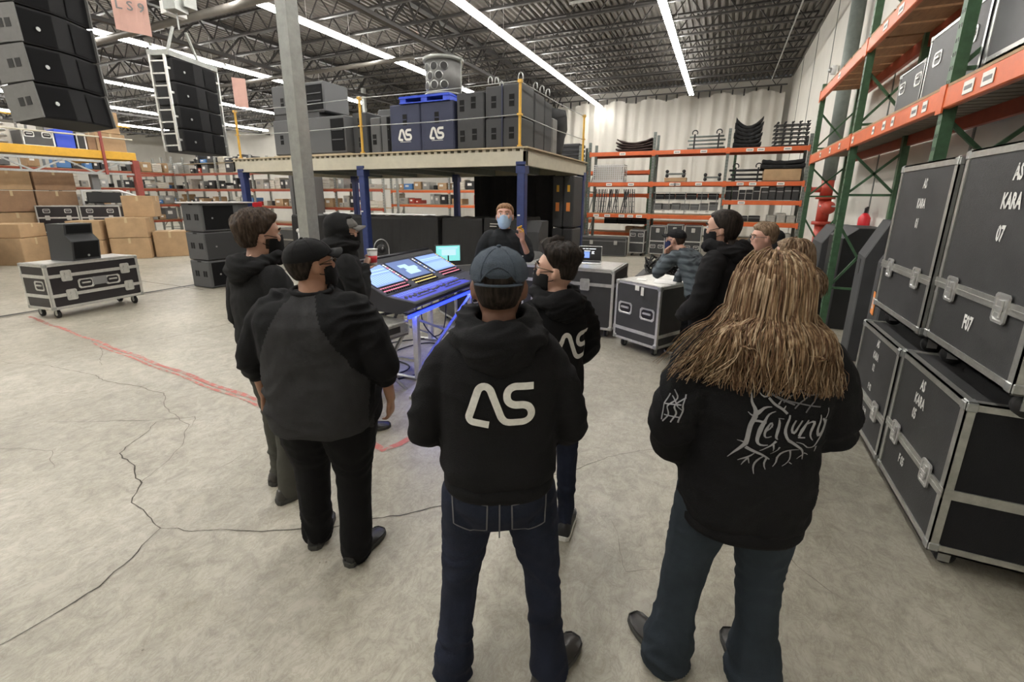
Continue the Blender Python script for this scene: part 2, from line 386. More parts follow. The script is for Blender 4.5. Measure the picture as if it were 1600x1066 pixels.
ribbon(pts, .045, .0035, .25).build('tape_strip', 'red_tape', rt_); ribbon([(a, b-.06) for a, b in pts[24:]], .03, .0033, .3).build('tape_strip', 'red_tape', rt_)
t2 = ribbon([(-2.5, 2.44), (-2.35, 2.42), (-2.16, 2.38), (-2.1, 2.5), (-2.07, 2.68)], .06, .0035, .1).build('floor_tape', 'red_tape'); tag(t2, 'short red tape corner mark on the floor near the lit console', 'tape')

# ---------------------------------------------------------------- strip lights
fx0 = thing('strip_light', 'glowing white tube fixture in the ceiling row nearest the right wall', 'ceiling light', (0, 0, 0), 0, 'strip lights nearest the right wall')
mb = MB(); mb.box(-.06, -1.2, .03, .06, 1.2, .10); mb.box(-.09, -1.21, .0, .09, -1.17, .06); mb.box(-.09, 1.17, .0, .09, 1.21, .06)
for yy in (-.8, .8): mb.bar((0, yy, .1), (0, yy, .95), .008)
mb.build('housing', 'fixture', fx0)
mb = MB(); mb.tube([(-.06, -1.17, .0), (-.06, 1.17, .0)], .04, 8); mb.tube([(.06, -1.17, .0), (.06, 1.17, .0)], .04, 8); mb.build('lamp_tube', 'tube', fx0, True)
rows = [(-1.87, 23.6, 'nearest the right wall'), (-6.4, 25.0, 'second from the right wall'), (-11.0, 19.6, 'third from the right wall'), (-17.3, 19.4, 'fourth from the right wall'),
        (-24.2, 24.4, 'fifth from the right wall'), (-31.0, 24.4, 'sixth from the right wall'), (-38.0, 24.4, 'at the far left')]
first = True
for X, Y1, w in rows:
    y = Y1-1.2; g = 'strip lights in the row '+w
    while y > -4:
        lb = 'strip light in the row '+w
        if first: fx0.location = (X, y, 6.5); fx0['group'] = g; fx0['label'] = lb; first = False
        else: copy_tree(fx0, None, (X, y, 6.5), 0, lb, g)
        y -= 2.44
# ================================================================ reusable builders
def caster_part(parent, x, y, top, r=.05):
    mb = MB(); mb.box(x-.045, y-.05, top-.012, x+.045, y+.05, top)
    for s in (-1, 1): mb.cb((x+s*.022, y+.01, top-.05), (.005, .05, .09))
    c = mb.build('caster', 'steel', parent)
    w = MB(); w.tube([(x-.016, y+.015, r), (x+.016, y+.015, r)], r, 16); w.build('wheel', 'rubber', c, True)
    MB().tube([(x-.019, y+.015, r), (x+.019, y+.015, r)], r*.4, 10).build('wheel_hub', 'white_plastic', c, True)
    return c
def stack_dish(mb, x, y, z): pass
_hm = None
def handle_part(parent, x, y, z, s=1.0, rz=0.):
    "recessed spring handle on a face looking to -Y"
    mb = MB(); w, h = .085*s, .060*s
    def rr(a, b, yy, r=.018*s):
        return [(-a+r, yy, -b), (a-r, yy, -b), (a, yy, -b+r), (a, yy, b-r), (a-r, yy, b), (-a+r, yy, b), (-a, yy, b-r), (-a, yy, -b+r)]
    mb.loft([rr(w, h, 0), rr(w, h, -.006), rr(w-.014*s, h-.014*s, -.006), rr(w-.018*s, h-.018*s, -.001)], cap=False)
    mb.bar((-w*.55, -.008, h*.12), (w*.55, -.008, h*.12), .014*s, .018*s)
    m_ = Matrix.Translation((x, y, z)) @ Matrix.Rotation(rz, 4, 'Z')
    o = mb.xf(m_).build('handle', 'alu_bright', parent)
    d = MB(); d.add(rr(w-.016*s, h-.016*s, -.0015), [tuple(range(8))]); d.xf(m_).build('dish', 'laminate_gloss', o)
    return o
def latch_part(parent, x, y, z, s=1.0, rz=0., dish=True):
    mb = MB(); w, h = .055*s, .068*s
    def rr(a, b, yy, r=.012*s):
        return [(-a+r, yy, -b), (a-r, yy, -b), (a, yy, -b+r), (a, yy, b-r), (a-r, yy, b), (-a+r, yy, b), (-a, yy, b-r), (-a, yy, -b+r)]
    mb.loft([rr(w, h, 0), rr(w, h, -.009), rr(w-.012*s, h-.012*s, -.009), rr(w-.014*s, h-.014*s, -.003)], cap=False)
    mb.add(rr(w-.014*s, h-.014*s, -.003), [tuple(range(8))])
    mb.cb((0, -.009, 0), (.030*s, .010, .075*s)); mb.cb((0, -.014, .0), (.055*s, .006, .018*s)); mb.cb((0, -.012, -.03*s), (.04*s, .008, .022*s))
    m_ = Matrix.Translation((x, y, z)) @ Matrix.Rotation(rz, 4, 'Z')
    return mb.xf(m_).build('latch', 'alu_bright', parent)
def flight_case(name, label, w, d, h, loc, rz, z0=.13, bands=(), latches=(), handles=(), side_handles=(), side_latches=(), pm='laminate', fm='alu', e=.035, texts=(), group=None, side_pm=None, cast=True, hs=1., balls=True):
    t = thing(name, label, 'flight case', loc, rz, group)
    x0, x1, y0, y1, z1 = -w/2, w/2, -d/2, d/2, h
    mb = MB(); q = .006; mb.box(x0+q, y0+q, z0+q, x1-q, y1-q, z1-q, 0)
    if side_pm:
        mb.box(x0+q-.001, y0+.03, z0+.03, x0+q, y1-.03, z1-.03, 1); mb.box(x1-q, y0+.03, z0+.03, x1-q+.001, y1-.03, z1-.03, 1)
    mb.build('case_panel', [pm, side_pm or pm], t)
    fr = MB(); k = e; th = .003
    for (xa, sx) in ((x0, 1), (x1, -1)):
        for (ya, sy) in ((y0, 1), (y1, -1)):      # verticals: L of two strips
            fr.box(min(xa, xa+sx*k), min(ya, ya+sy*th), z0, max(xa, xa+sx*k), max(ya, ya+sy*th)+.006*(sy > 0), z1)
            fr.box(min(xa, xa+sx*th), min(ya, ya+sy*k), z0, max(xa, xa+sx*th)+.006*(sx > 0), max(ya, ya+sy*k), z1)
    for (za, sz) in ((z0, 1), (z1, -1)):
        for (ya, sy) in ((y0, 1), (y1, -1)):
            fr.box(x0, ya if sy > 0 else ya-.009, min(za, za+sz*k), x1, ya+.009 if sy > 0 else ya, max(za, za+sz*k))
            fr.box(x0, min(ya, ya+sy*k), za if sz > 0 else za-.009, x1, max(ya, ya+sy*k), za+.009 if sz > 0 else za)
        for (xa, sx) in ((x0, 1), (x1, -1)):
            fr.box(xa if sx > 0 else xa-.009, y0, min(za, za+sz*k), xa+.009 if sx > 0 else xa, y1, max(za, za+sz*k))
            fr.box(min(xa, xa+sx*k), y0, za if sz > 0 else za-.009, max(xa, xa+sx*k), y1, za+.009 if sz > 0 else za)
    fr.build('edge_frame', fm, t)
    for bz in bands:
        b = MB(); bh = e*1.25
        b.box(x0-.004, y0-.004, bz-bh/2, x1+.004, y0+.006, bz+bh/2); b.box(x0-.004, y1-.006, bz-bh/2, x1+.004, y1+.004, bz+bh/2)
        b.box(x0-.004, y0, bz-bh/2, x0+.006, y1, bz+bh/2); b.box(x1-.006, y0, bz-bh/2, x1+.004, y1, bz+bh/2)
        b.box(x0-.006, y0-.006, bz-.003, x1+.006, y0, bz+.003); b.build('lid_band', fm, t)
    if balls:
        for xa in (x0, x1):
            for ya in (y0, y1):
                for za in (z0, z1): sx_, sy_, sz_ = (1 if xa > 0 else -1), (1 if ya > 0 else -1), (1 if za == z1 else -1); MB().bb(min(xa+sx_*.005, xa-sx_*.055), min(ya+sy_*.005, ya-sy_*.055), min(za+sz_*.005, za-sz_*.055), max(xa+sx_*.005, xa-sx_*.055), max(ya+sy_*.005, ya-sy_*.055), max(za+sz_*.005, za-sz_*.055), .012).build('corner', 'steel', t)
    for lx, lz in latches: latch_part(t, lx, y0-.004, lz, hs)
    for lx, lz in handles: handle_part(t, lx, y0+.005, lz, hs)
    for ly, lz in side_handles: handle_part(t, x1-.005, ly, lz, hs, PI/2); handle_part(t, x0+.005, ly, lz, hs, -PI/2)
    for ly, lz in side_latches: latch_part(t, x1+.003, ly, lz, hs, PI/2); latch_part(t, x0-.003, ly, lz, hs, -PI/2)
    if cast:
        for xa in (x0+.10, x1-.10):
            for ya in (y0+.10, y1-.12): caster_part(t, xa, ya, z0, (z0-.012)*.47)
    for tx, tz, s, txt in texts:
        on_front(text_mb(txt, s, .62, .012*s/.1*.35), tx, tz, y0+.003).build('stencil', 'stencil', t)
    return t

# ---------------------------------------------------------------- the four big cases at the right
KX = 1.16
def kcase(label, y0, y1, z, n, texts, band=.42, h=1.0, dx=0., d=1.0):
    w = y1-y0; t = flight_case('flight_case', label, w, d, h, (KX+d/2+dx, (y0+y1)/2, z), -PI/2, z0=.11, bands=(band,),
        latches=((-w*.28, band), (w*.28, band)), side_handles=((.0, .64),), side_pm='carpet_black', texts=texts, e=.042)
    return t
kcase('large black case stencilled 05 at the bottom right, nearest the camera', 2.70, 3.56, 0, 0, ((-.05, .84, .085, 'AS'), (-.05, .745, .085, 'KARA'), (-.08, .655, .085, '05'), (-.1, .33, .075, 'F 05')), h=.95, band=.45, d=1.1)
kcase('black case stencilled 02 on the floor, farther of the lower pair', 3.60, 4.46, 0, 0, ((-.0, .84, .075, 'AS'), (-.0, .745, .075, 'KARA'), (-.0, .655, .075, '02'), (.0, .5, .065, 'F 02'), (.0, .30, .065, 'F 08')), h=.93, band=.40)
def ucase(label, y0, y1, texts, z=.95):
    w = y1-y0; d = 1.0
    return flight_case('flight_case', label, w, d, 1.20, (KX+d/2+.04, (y0+y1)/2, z), -PI/2, z0=.13, bands=(.47,), latches=((-w*.27, .46), (w*.27, .46)),
        side_handles=((.0, .84),), side_pm='carpet_black', texts=texts, e=.042)
ucase('black case stencilled 07 in the upper row, cut by the right edge', 2.50, 3.44, ((.08, 1.06, .10, 'AS'), (.08, .93, .10, 'KARA'), (.06, .78, .10, '07'), (-.02, .32, .10, 'F07')))
ucase('black case stencilled 01 standing on top of the case stencilled 02', 3.52, 4.46, ((.04, 1.06, .085, 'AS'), (.04, .93, .085, 'KARA'), (.04, .80, .085, '01')), z=.93)

# ================================================================ pallet racks
def perforate(mb, x, y, z0, z1, s, n):
    for i in range(n):
        z = z0+(z1-z0)*(i+.5)/n
        for dx in (-.018, .018): mb.box(x+dx-.006, y-s/2-.0015, z-.014, x+dx+.006, y-s/2+.001, z+.014)
def rack(name, label, loc, rz, posts, depth, H, levels, pc='green_post', bc='orange', deck=None, s=.075, bh=.12, braces=((.3, 1.2), (1.2, 2.1), (2.1, 3.0), (3.0, 3.9)), back=True, group=None, post_h=None, bays=None):
    "local: front plane y=0, depth +y, posts along x; levels: list of (z, deck kind, bays)"
    t = thing(name, label, 'pallet rack', loc, rz, group)
    for i, px in enumerate(posts):
        ph = post_h[i] if post_h else H
        for py in (0, depth):
            mb = MB(); mb.box(px-s/2, py-s/2, 0.01, px+s/2, py+s/2, ph); mb.box(px-s*.8, py-s*.8, 0, px+s*.8, py+s*.8, .012)
            o = mb.build('upright_post', pc, t)
            if py == 0:
                hb = MB(); perforate(hb, px, py, .2, ph-.05, s, int(ph/.1)); hb.build('post_slots', 'ink', o)['kind'] = 'stuff'
        for (a, b) in braces:
            if b > ph: break
            MB().bar((px, 0, a), (px, depth, a), .03).build('brace', pc, t); MB().bar((px, 0, a), (px, depth, b), .03).build('brace', pc, t)
            if pc == 'green_post': MB().bar((px, 0, b), (px, depth, a), .03).build('brace', pc, t)
    for z, dk, bl in levels:
        for i in (bl if bl is not None else range(len(posts)-1)):
            xa, xb = posts[i], posts[i+1]
            mb = MB(); mb.bb(xa-.0, -.055, z-bh, xb+.0, .0, z, .008); mb.box(xa+.0, -.062, z-bh-.03, xa+.055, -.05, z+.02); mb.box(xb-.055, -.062, z-bh-.03, xb, -.05, z+.02)
            mb.build('beam', bc, t)
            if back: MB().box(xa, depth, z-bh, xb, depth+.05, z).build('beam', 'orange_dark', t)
            if dk == 'planks':
                n = max(2, int((xb-xa)/.42)); pw = (xb-xa)/n
                for k in range(n):
                    a = xa+k*pw+.03+random.uniform(0, .03); MB().box(a, -.04, z+.002, a+pw*.84, depth+.03, z+.042).build('plank', 'plank', t)
            elif dk == 'slats':
                n = max(2, int((xb-xa)/.16)); pw = (xb-xa)/n
                for k in range(n): MB().box(xa+k*pw+.01, -.02, z-.03, xa+(k+1)*pw-.02, depth+.0, z-.005).build('slat', 'slat_wood', t)
                MB().box(xa, -.05, z+.0, xb, depth+.05, z+.02).build('deck_board', 'plywood', t)
            elif dk == 'board':
                MB().box(xa+.04, -.03, z+.0, xb-.04, depth+.03, z+.02).build('deck_board', 'plywood', t)
            elif dk == 'dark':
                MB().box(xa+.04, .0, z-.02, xb-.04, depth, z+.01).build('deck_board', 'ink_grey', t)
    return t
M['slat_wood'] = mat('slat_wood', (.20, .17, .13), .7, var=.2, scale=4)
def sticker(t, x, z, w=.12, h=.07, y=-.058, m='white_label'):
    o = MB().box(x-w/2, y-.003, z-h/2, x+w/2, y, z+h/2).build('sticker', m, t)
    MB().box(x-w*.36, y-.0045, z-h*.18, x+w*.36, y-.003, z+h*.14).build('print', 'ink_grey', o)
# right rack: local x -> world -Y ; local y -> world +X   (rz=-90)
RYS = [10.85, 7.68, 4.80, 1.85]
RO = 10.85
rk = rack('pallet_rack', 'tall green and orange pallet rack along the right wall', (1.5, RO, 0), -PI/2, [RO-y for y in RYS], .55, 4.6,
          [(2.72, 'slats', None), (3.86, 'planks', None)], bh=.155, s=.08, braces=((.66, 1.55), (1.95, 2.5), (2.85, 3.5), (3.9, 4.5)), post_h=[4.0, 4.6, 4.6, 4.6])
for yy, w in ((4.36, .15), (4.10, .15), (6.21, .10), (5.93, .08), (6.59, .08), (7.5, .09), (8.27, .09), (8.93, .10), (9.73, .10), (5.36, .14), (5.12, .10), (2.9, .14), (2.7, .14)):
    sticker(rk, RO-yy, 2.645, w, .085)
for yy in (9.2, 6.9, 6.4, 5.2, 4.6): sticker(rk, RO-yy, 3.79, .16, .08)
# cases on the middle shelf of the right rack
flight_case('flight_case', 'small grey case at the far end of the row on the rack shelf', .72, .45, .46, (1.60+.225, 6.26, 2.74), -PI/2, z0=.012, handles=((-.22, .30), (.22, .30)), pm='laminate_grey', fm='alu_bright', e=.022, cast=False)
flight_case('flight_case', 'grey case with two handles behind the green post on the shelf', 1.13, .45, .60, (1.60+.225, 5.31, 2.76), -PI/2, z0=.03, handles=((-.32, .36), (.32, .36)), pm='laminate_grey', fm='alu_bright', e=.035, cast=False)
flight_case('flight_case', 'grey shelf case cut by the top right corner of the picture', 1.35, .45, .75, (1.60+.225, 4.03, 2.76), -PI/2, z0=.08, handles=((-.42, .55), (.42, .55)), pm='laminate_grey', fm='alu_bright', e=.04, cast=False)

# back racks facing the camera
BY = 16.2
PX = [-4.44, -2.28, -.05, 2.12]
bk = rack('pallet_rack', 'orange and grey pallet rack in front of the white curtain', (0, BY, 0), 0, PX, .85, 3.75,
    [(3.42, 'dark', None), (2.42, 'dark', None), (1.36, 'board', [0, 1]), (1.18, 'board', [2]), (1.85, 'dark', [2]), (.62, 'board', [2])], pc='grey_green', s=.085, bh=.13, post_h=[3.75, 4.0, 4.0, 3.75])
for x, z in ((-3.3, 3.35), (-1.55, 3.35), (-.75, 3.35), (.55, 3.35), (.85, 3.35), (1.55, 3.35), (-3.7, 2.35), (-2.95, 2.35), (-1.6, 2.35), (-1.45, 2.35), (-.8, 2.35), (.4, 2.35), (.75, 2.35), (1.5, 2.35),
             (-4.1, 1.29), (-3.7, 1.29), (-3.2, 1.29), (-2.9, 1.29), (-2.6, 1.29), (.5, 1.78), (.3, 1.12), (1.3, 1.12)): sticker(bk, x, z, .20, .09)
bk2 = rack('pallet_rack', 'second orange rack standing behind the front rack by the curtain', (0, 17.9, 0), 0, [-5.2, -2.6, .2], .85, 3.7,
    [(2.9, 'dark', [0]), (2.05, 'board', [0, 1]), (1.05, 'board', [0, 1]), (.6, 'board', [0])], pc='green_post', s=.075, bh=.12)
# things on the back rack
def cloth_stack(name, label, c, w, d, h, n, m, dip=.35, group=None):
    mb = MB(); random.seed(int(w*100)+n)
    for k in range(n):
        z0 = c[2]+h*k/n; z1 = c[2]+h*(k+1)/n*1.02; ring = []
        N = 12; rows_ = []
        for i in range(N+1):
            t = i/N*2-1; a = z0+dip*h*(t*t)*(k+1)/n*.9+random.uniform(-.01, .01); b = z1+dip*h*(t*t)*(k+1)/n*.9+random.uniform(-.01, .01)
            xx = c[0]+t*w/2*(1-.05*(k % 2)); dd = d*(.9+.1*random.random())
            rows_.append([(xx, c[1]-dd/2, a+.01), (xx, c[1]-dd/2-.02, (a+b)/2), (xx, c[1]-dd/2, b-.01), (xx, c[1]+dd/2, b), (xx, c[1]+dd/2, a)])
        mb.loft(rows_)
    o = mb.build(name, m, None, False); return tag(o, label, 'cloth', group)
def tube_rack(label, c, w, n, h, loops=True, m='grey_green'):
    t = thing('truss_bundle', label, 'truss pipes', c); st = h/n
    for k in range(n): MB().tube([(-w/2+.05*(k % 2), 0, st*(k+.5)), (w/2-.05*(k % 2), 0, st*(k+.5))], st*.26, 8).build('pipe', m, t, True)
    for x in (-w*.32, w*.32):
        mb = MB(); mb.bar((x, -.03, 0), (x, -.03, h+.02), .03, .05)
        if loops: mb.tube([(x+.08*math.cos(a), -.03, h+.06+.08*math.sin(a)) for a in [i*PI/5 for i in range(-1, 7)]], .018, 6)
        mb.build('bracket', 'plastic_black', t)
    return t
cloth_stack('folded_drape', 'dark brown folded drape dipping in the middle, top rack shelf', (-2.95, BY+.3, 3.44), 1.22, .6, .28, 4, 'cloth_brown' if 'cloth_brown' in M else 'cloth_black', .55)
M['cloth_brown'] = mat('cloth_brown', (.045, .028, .025), .9, var=.2, scale=8)
bpy.data.objects['folded_drape'].data.materials[0] = M['cloth_brown']
tube_rack('bundle of pipes with rings on the top shelf of the back rack', (-.72, BY+.3, 3.43), 1.12, 4, .46)
cloth_stack('folded_drape', 'tall pile of black folded drapes on the top shelf', (.45, BY+.3, 3.44), .78, .55, .62, 6, 'cloth_black', .45)
t = thing('hardware_stack', 'stacked black metal frames on the top shelf beside the corner', 'metal frames', (1.6, BY+.3, 3.43))
for k in range(6):
    mb = MB(); z = .02+k*.115
    mb.box(-.46, -.2, z, .46, .2, z+.028)
    for i in range(5): mb.bar((-.42+i*.2, -.2, z+.03), (-.36+i*.2, -.2, z+.10), .035); mb.sph((-.38+i*.19, -.21, z+.07), .035, 6, 5)
    mb.build('frame', 'plastic_black', t)
t = thing('wire_crate', 'white wire crate on the middle shelf at the left of the rack', 'crate', (-3.78, BY+.35, 2.44))
mb = MB(); mb.box(-.5, -.28, .02, .5, .28, .06)
for i in range(15):
    x = -.52+i*1.04/14; mb.bar((x, -.3, 0), (x, -.3, .58), .022); mb.bar((x, .3, 0), (x, .3, .58), .022)
for k in range(9): z = .01+k*.07; mb.bar((-.52, -.3, z), (.52, -.3, z), .02); mb.bar((-.52, .3, z), (.52, .3, z), .02); mb.bar((-.52, -.3, z), (-.52, .3, z), .02); mb.bar((.52, -.3, z), (.52, .3, z), .02)
mb.build('wire_grid', 'white_plastic', t); MB().box(-.46, -.25, .06, .46, .25, .50).build('liner', 'cloth_white', t)
def dolly(label, x, z, w):
    t = thing('dolly_bar', label, 'dolly', (x, BY+.2, z)); MB().box(-w/2, -.12, .10, w/2, .12, .15).build('bar', 'grey_green', t)
    for s_ in (-1, 1):
        for zz in (.06, .2): MB().tube([(s_*w*.42, -.16, zz), (s_*w*.42, -.10, zz)], .055, 10).build('wheel', 'rubber', t, True)
    return t
dolly('small wheeled bar left of the middle shelf centre', -1.55, 2.56, .62); dolly('small wheeled bar right of the middle shelf centre', -.42, 2.44, .5)
MB().box(-1.88, BY+.02, 2.44, -1.2, BY+.5, 2.56).build('pallet', 'plywood'); tag(bpy.data.objects['pallet'], 'low wooden pallet piece under the small wheeled bar', 'pallet')
tube_rack('bundle of clamped pipes on the middle shelf left of the crate', (.55, BY+.3, 2.44), 1.0, 3, .40, True, 'plastic_black')
mb = MB(); mb.bb(1.02, BY+.0, 2.44, 2.0, BY+.7, 2.78, .01)
o = mb.build('wooden_crate', 'plywood'); tag(o, 'brown wooden crate on the middle shelf at the right end', 'crate')
cloth_stack('cloth_heap', 'black cloth heap lying on the wooden crate', (1.5, BY+.3, 2.79), 1.15, .6, .24, 2, 'cloth_black', .2)
# ladders and stands leaning below the wire crate
random.seed(11)
for i in range(13):
    x = -4.25+i*.115+random.uniform(-.03, .03); l_ = random.uniform(-.12, .15)
    mb = MB(); mb.bar((x, BY+.2, 1.38), (x+l_, BY+.3, 2.2), .03); mb.bar((x+.07, BY+.2, 1.38), (x+.07+l_, BY+.3, 2.2), .02)
    for k in range(5): mb.bar((x+l_*k/5, BY+.22, 1.45+k*.16), (x+.07+l_*k/5, BY+.22, 1.45+k*.16), .015)
    o = mb.build('folded_stand', 'plastic_black'); tag(o, 'thin black folded stand leaning under the white wire crate', 'stand', 'folded stands under the wire crate')
# small cases / black boxes on lower shelves
def crate_row(name, label, group, cat, x0, x1, y, z, n, h, m, seed=1, d=.5, gap=.03, latch=True):
    random.seed(seed); w = (x1-x0)/n
    for i in range(n):
        hh = h*random.uniform(.75, 1.05); a = x0+i*w+gap/2
        t = thing(name, label, cat, (a+(w-gap)/2, y+d/2, z), 0, group)
        MB().bb(-(w-gap)/2, -d/2, 0, (w-gap)/2, d/2, hh, .012).build('box_body', m, t)
        mb = MB(); mb.box(-(w-gap)/2, -d/2-.004, hh*.62, (w-gap)/2, -d/2, hh*.68)
        mb.build('lid_line', 'steel' if latch else 'ink_grey', t)
crate_row('storage_bin', 'black bin in the row below the pipes, second shelf', 'black bins between the rack posts', 'bin', 0.0, 1.0, BY+.1, 1.87, 5, .40, 'plastic_black', 2)
crate_row('storage_case', 'black storage box with pale edge near the right rack post', 'black boxes near the right rack post', 'box', 1.02, 2.05, BY+.1, 1.87, 5, .45, 'laminate', 3)
crate_row('parts_bin', 'grey open parts bin on the thin middle shelves', 'grey parts bins on thin shelves', 'bin', -2.2, -.15, BY+.3, 1.52, 7, .26, 'ink_grey', 4, .3)
crate_row('parts_bin', 'dark parts bin on the upper thin shelf', 'dark parts bins on the upper thin shelf', 'bin', -2.2, -.15, BY+.3, 1.86, 6, .20, 'plastic_black', 5, .3)
t = thing('wire_shelf', 'light thin shelf unit with white bin labels behind the rack post', 'shelf', (-1.17, BY+.25, 0))
for z in (1.48, 1.82, 2.08): MB().box(-1.02, -.2, z, 1.02, .2, z+.02).build('shelf_board', 'galv', t)
for x in (-.95, -.5, 0, .5, .95): MB().bar((x, -.2, 1.38), (x, -.2, 2.1), .02).build('shelf_post', 'ink_grey', t)
for i in range(6): MB().box(-.95+i*.34, -.225, 1.42, -.70+i*.34, -.215, 1.50).build('bin_label', 'white_label', t)
crate_row('drape_bag', 'black bag on the low shelf of the back rack', 'black bags on the low shelf', 'bag', -3.9, -2.4, BY+.3, 1.0, 3, .26, 'cloth_black', 6, .4, latch=False)
crate_row('carton', 'brown carton on the lowest shelf of the rear rack', 'cartons on the lowest rear shelf', 'carton', -3.4, -2.4, 17.95, .62, 3, .26, 'carton', 7, .4, latch=False)
crate_row('metal_case', 'pale metal case stacked by the green post', 'pale metal cases by the green post', 'case', 1.25, 2.05, BY+.05, 1.19, 3, .28, 'alu', 8, .4)
crate_row('metal_case', 'pale metal case under the low orange beam', 'pale metal cases under the low beam', 'case', 1.15, 2.0, BY+.05, .62, 3, .32, 'alu', 9, .4)
crate_row('black_tub', 'dark tub on the low board behind the people', 'dark tubs on the low board', 'tub', .05, 1.1, BY+.05, 1.2, 3, .2, 'plastic_black', 10, .4)

# wheeled cases on the floor before the back rack
for i, (x, w, h, lab) in enumerate(((-2.52, .50, .86, 'leftmost and lowest of the four upright cases under the back rack'), (-1.86, .50, 1.02, 'second upright case from the left under the back rack'), (-1.34, .50, 1.08, 'third upright case from the left under the back rack'), (-.78, .52, 1.06, 'rightmost of the four upright cases under the back rack'))):
    flight_case('wheeled_case', lab, w, .5, h, (x, 15.75, 0), 0, z0=.10, bands=(h*.52,), handles=((-w*.25, h*.35), (w*.25, h*.35)) if i else ((-w*.25, h*.82), (w*.25, h*.82)), latches=((0, h*.86),) if i else (), pm='laminate', fm='alu_bright', e=.03, balls=False)
flight_case('long_trunk', 'long low black trunk on the floor by the blue post', 1.5, .6, .62, (-3.55, 15.3, 0), .1, z0=.02, bands=(.5,), latches=((-.4, .45), (.4, .45)), pm='laminate', fm='ink_grey' , e=.02, cast=False, balls=False)
# stack of black truss pads left of the rack, above mezzanine corner
for k in range(5):
    mb = MB(); mb.bb(-5.75, 15.6, 2.98+k*.15, -4.65, 16.3, 3.09+k*.15, .02); mb.box(-5.7, 15.62, 2.95+k*.15, -4.7, 16.2, 2.98+k*.15)
    o = mb.build('black_tray', 'plastic_black'); tag(o, 'black tray in the pile left of the back rack', 'tray', 'black trays piled left of the back rack')
t = rack('side_rack', 'grey rack bay carrying the pile of black trays', (0, 15.55, 0), 0, [-6.9, -4.6], .8, 3.6, [(2.9, 'board', None), (1.4, 'board', None)], pc='grey_green', s=.08, bh=.12)

# ---------------------------------------------------------------- covered speakers behind the green post
def covered_cab(label, loc, rz, w, d, h, slope=.25, m='cover_grey', hole=True, tagc=None, cat='covered speaker'):
    t = thing('covered_speaker', label, cat, loc, rz)
    mb = MB(); b = .03
    pr = [(-d/2, 0), (-d/2, h*(1-slope)), (-d/2+d*.35, h), (d/2, h), (d/2, 0)]
    mb.loft([[(x, y*k+0, z*(1 if k == 1 else .99)+(.005 if k != 1 else 0)) for y, z in pr] for x, k in ((-w/2, .96), (-w/2+b, 1), (w/2-b, 1), (w/2, .96))])
    mb.build('cover', m, t)
    if hole:
        mb = MB(); 
        for z in (h*.62,): mb.box(-.05, -d/2-.004, z, .05, -d/2, z+.17)
        mb.build('handle_hole', 'ink', t)
    return t
covered_cab('black covered speaker with bright orange tag next to the case stack', (1.80, 5.72, 0), -PI/2-.12, .62, .5, 1.66)
covered_cab('black covered speaker second from the case stack', (1.82, 6.62, 0), -PI/2-.12, .62, .5, 1.66)
covered_cab('black covered speaker farther back behind the green post', (1.86, 8.35, 0), -PI/2, .9, .5, 1.5, .1, 'vinyl', False)
covered_cab('black covered speaker at the far end of the right rack', (1.86, 9.75, 0), -PI/2, .9, .5, 1.45, .2, 'cover_grey', False)
o = MB().box(1.27, 5.64, .95, 1.274, 5.8, 1.15)
M['orange_tag'] = mat('orange_tag', (.95, .33, .08), .5)
t = [c for c in bpy.data.objects if c.get('label', '').startswith('black covered speaker with bright')][0]
mb = MB(); mb.box(-.07, -.262, .72, .08, -.255, .95); pt = mb.build('orange_tag', 'orange_tag', t)
on_front(text_mb('S5', .17, .6, .004), .0, .83, -.264).build('print', 'paper', pt)
bar_ = MB(); bar_.bar((1.50, 7.4, 0.06), (1.50, 7.4, .06), .01)
# ================================================================ mezzanine platform
def logo_strokes():
    "the two-letter mark as centre lines in a 2 x 1.25 box; constant stroke"
    a = [(-.34, -.57), (-.60, -.53), (-.84, -.50), (-.90, -.40), (-.62, .46), (-.52, .55), (-.40, .55), (-.30, .46), (.0, -.38), (.10, -.50), (.20, -.52), (.62, -.52), (.76, -.46), (.83, -.34), (.83, -.20), (.76, -.06), (.62, 0), (.36, 0), (.22, .06), (.15, .18), (.15, .34), (.22, .46), (.36, .52), (.88, .52)]
    return [a]
def stroke_mesh(paths, w, sub=.05, taper=None, round_=True):
    "flat ribbon of width w along the paths in XY; returns MB (fine quads)"
    mb = MB()
    for pi_, p in enumerate(paths):
        pts = [Vector((q[0], q[1], 0)) for q in p]; ww = [q[2] if len(q) > 2 else w for q in p]
        # smooth + resample
        P = [pts[0]]; W = [ww[0]]
        for i in range(len(pts)-1):
            n = max(1, int((pts[i+1]-pts[i]).length/sub))
            for k in range(1, n+1): P.append(pts[i].lerp(pts[i+1], k/n)); W.append(ww[i]+(ww[i+1]-ww[i])*k/n)
        for _ in range(2 if round_ else 0):
            P = [P[0]]+[(P[i-1]+P[i]*2+P[i+1])/4 for i in range(1, len(P)-1)]+[P[-1]]
        L = []; Rr = []; Cc = []
        for i, q in enumerate(P):
            d = (P[min(i+1, len(P)-1)]-P[max(i-1, 0)]).normalized(); nrm = Vector((-d.y, d.x, 0))
            L.append(q+nrm*W[i]/2); Rr.append(q-nrm*W[i]/2); Cc.append(q)
        mb.loft([Rr, Cc, L], cap=False, closed=False)
    return mb
def logo_mb(width, stroke=.2):
    mb = stroke_mesh(logo_strokes(), stroke*1.02, .04); k = width/2.0; mb.v = [(v[0]*k, v[1]*k, 0) for v in mb.v]; return mb
mz = thing('mezzanine', 'raised cream steel platform on blue posts carrying loudspeakers', 'platform', (0, 0, 0))
MX0, MX1, MY0, MY1, MZ = -11.0, -3.22, 7.6, 11.5, 2.75
MB().box(MX0, MY0-.03, MZ-.025, MX1+.03, MY1, MZ).build('deck_board', 'plywood_pale', mz) if 'plywood_pale' in M else None
M['plywood_pale'] = mat('plywood_pale', (.46, .38, .25), .7, var=.12, scale=3, stretch=(1, 5, 1))
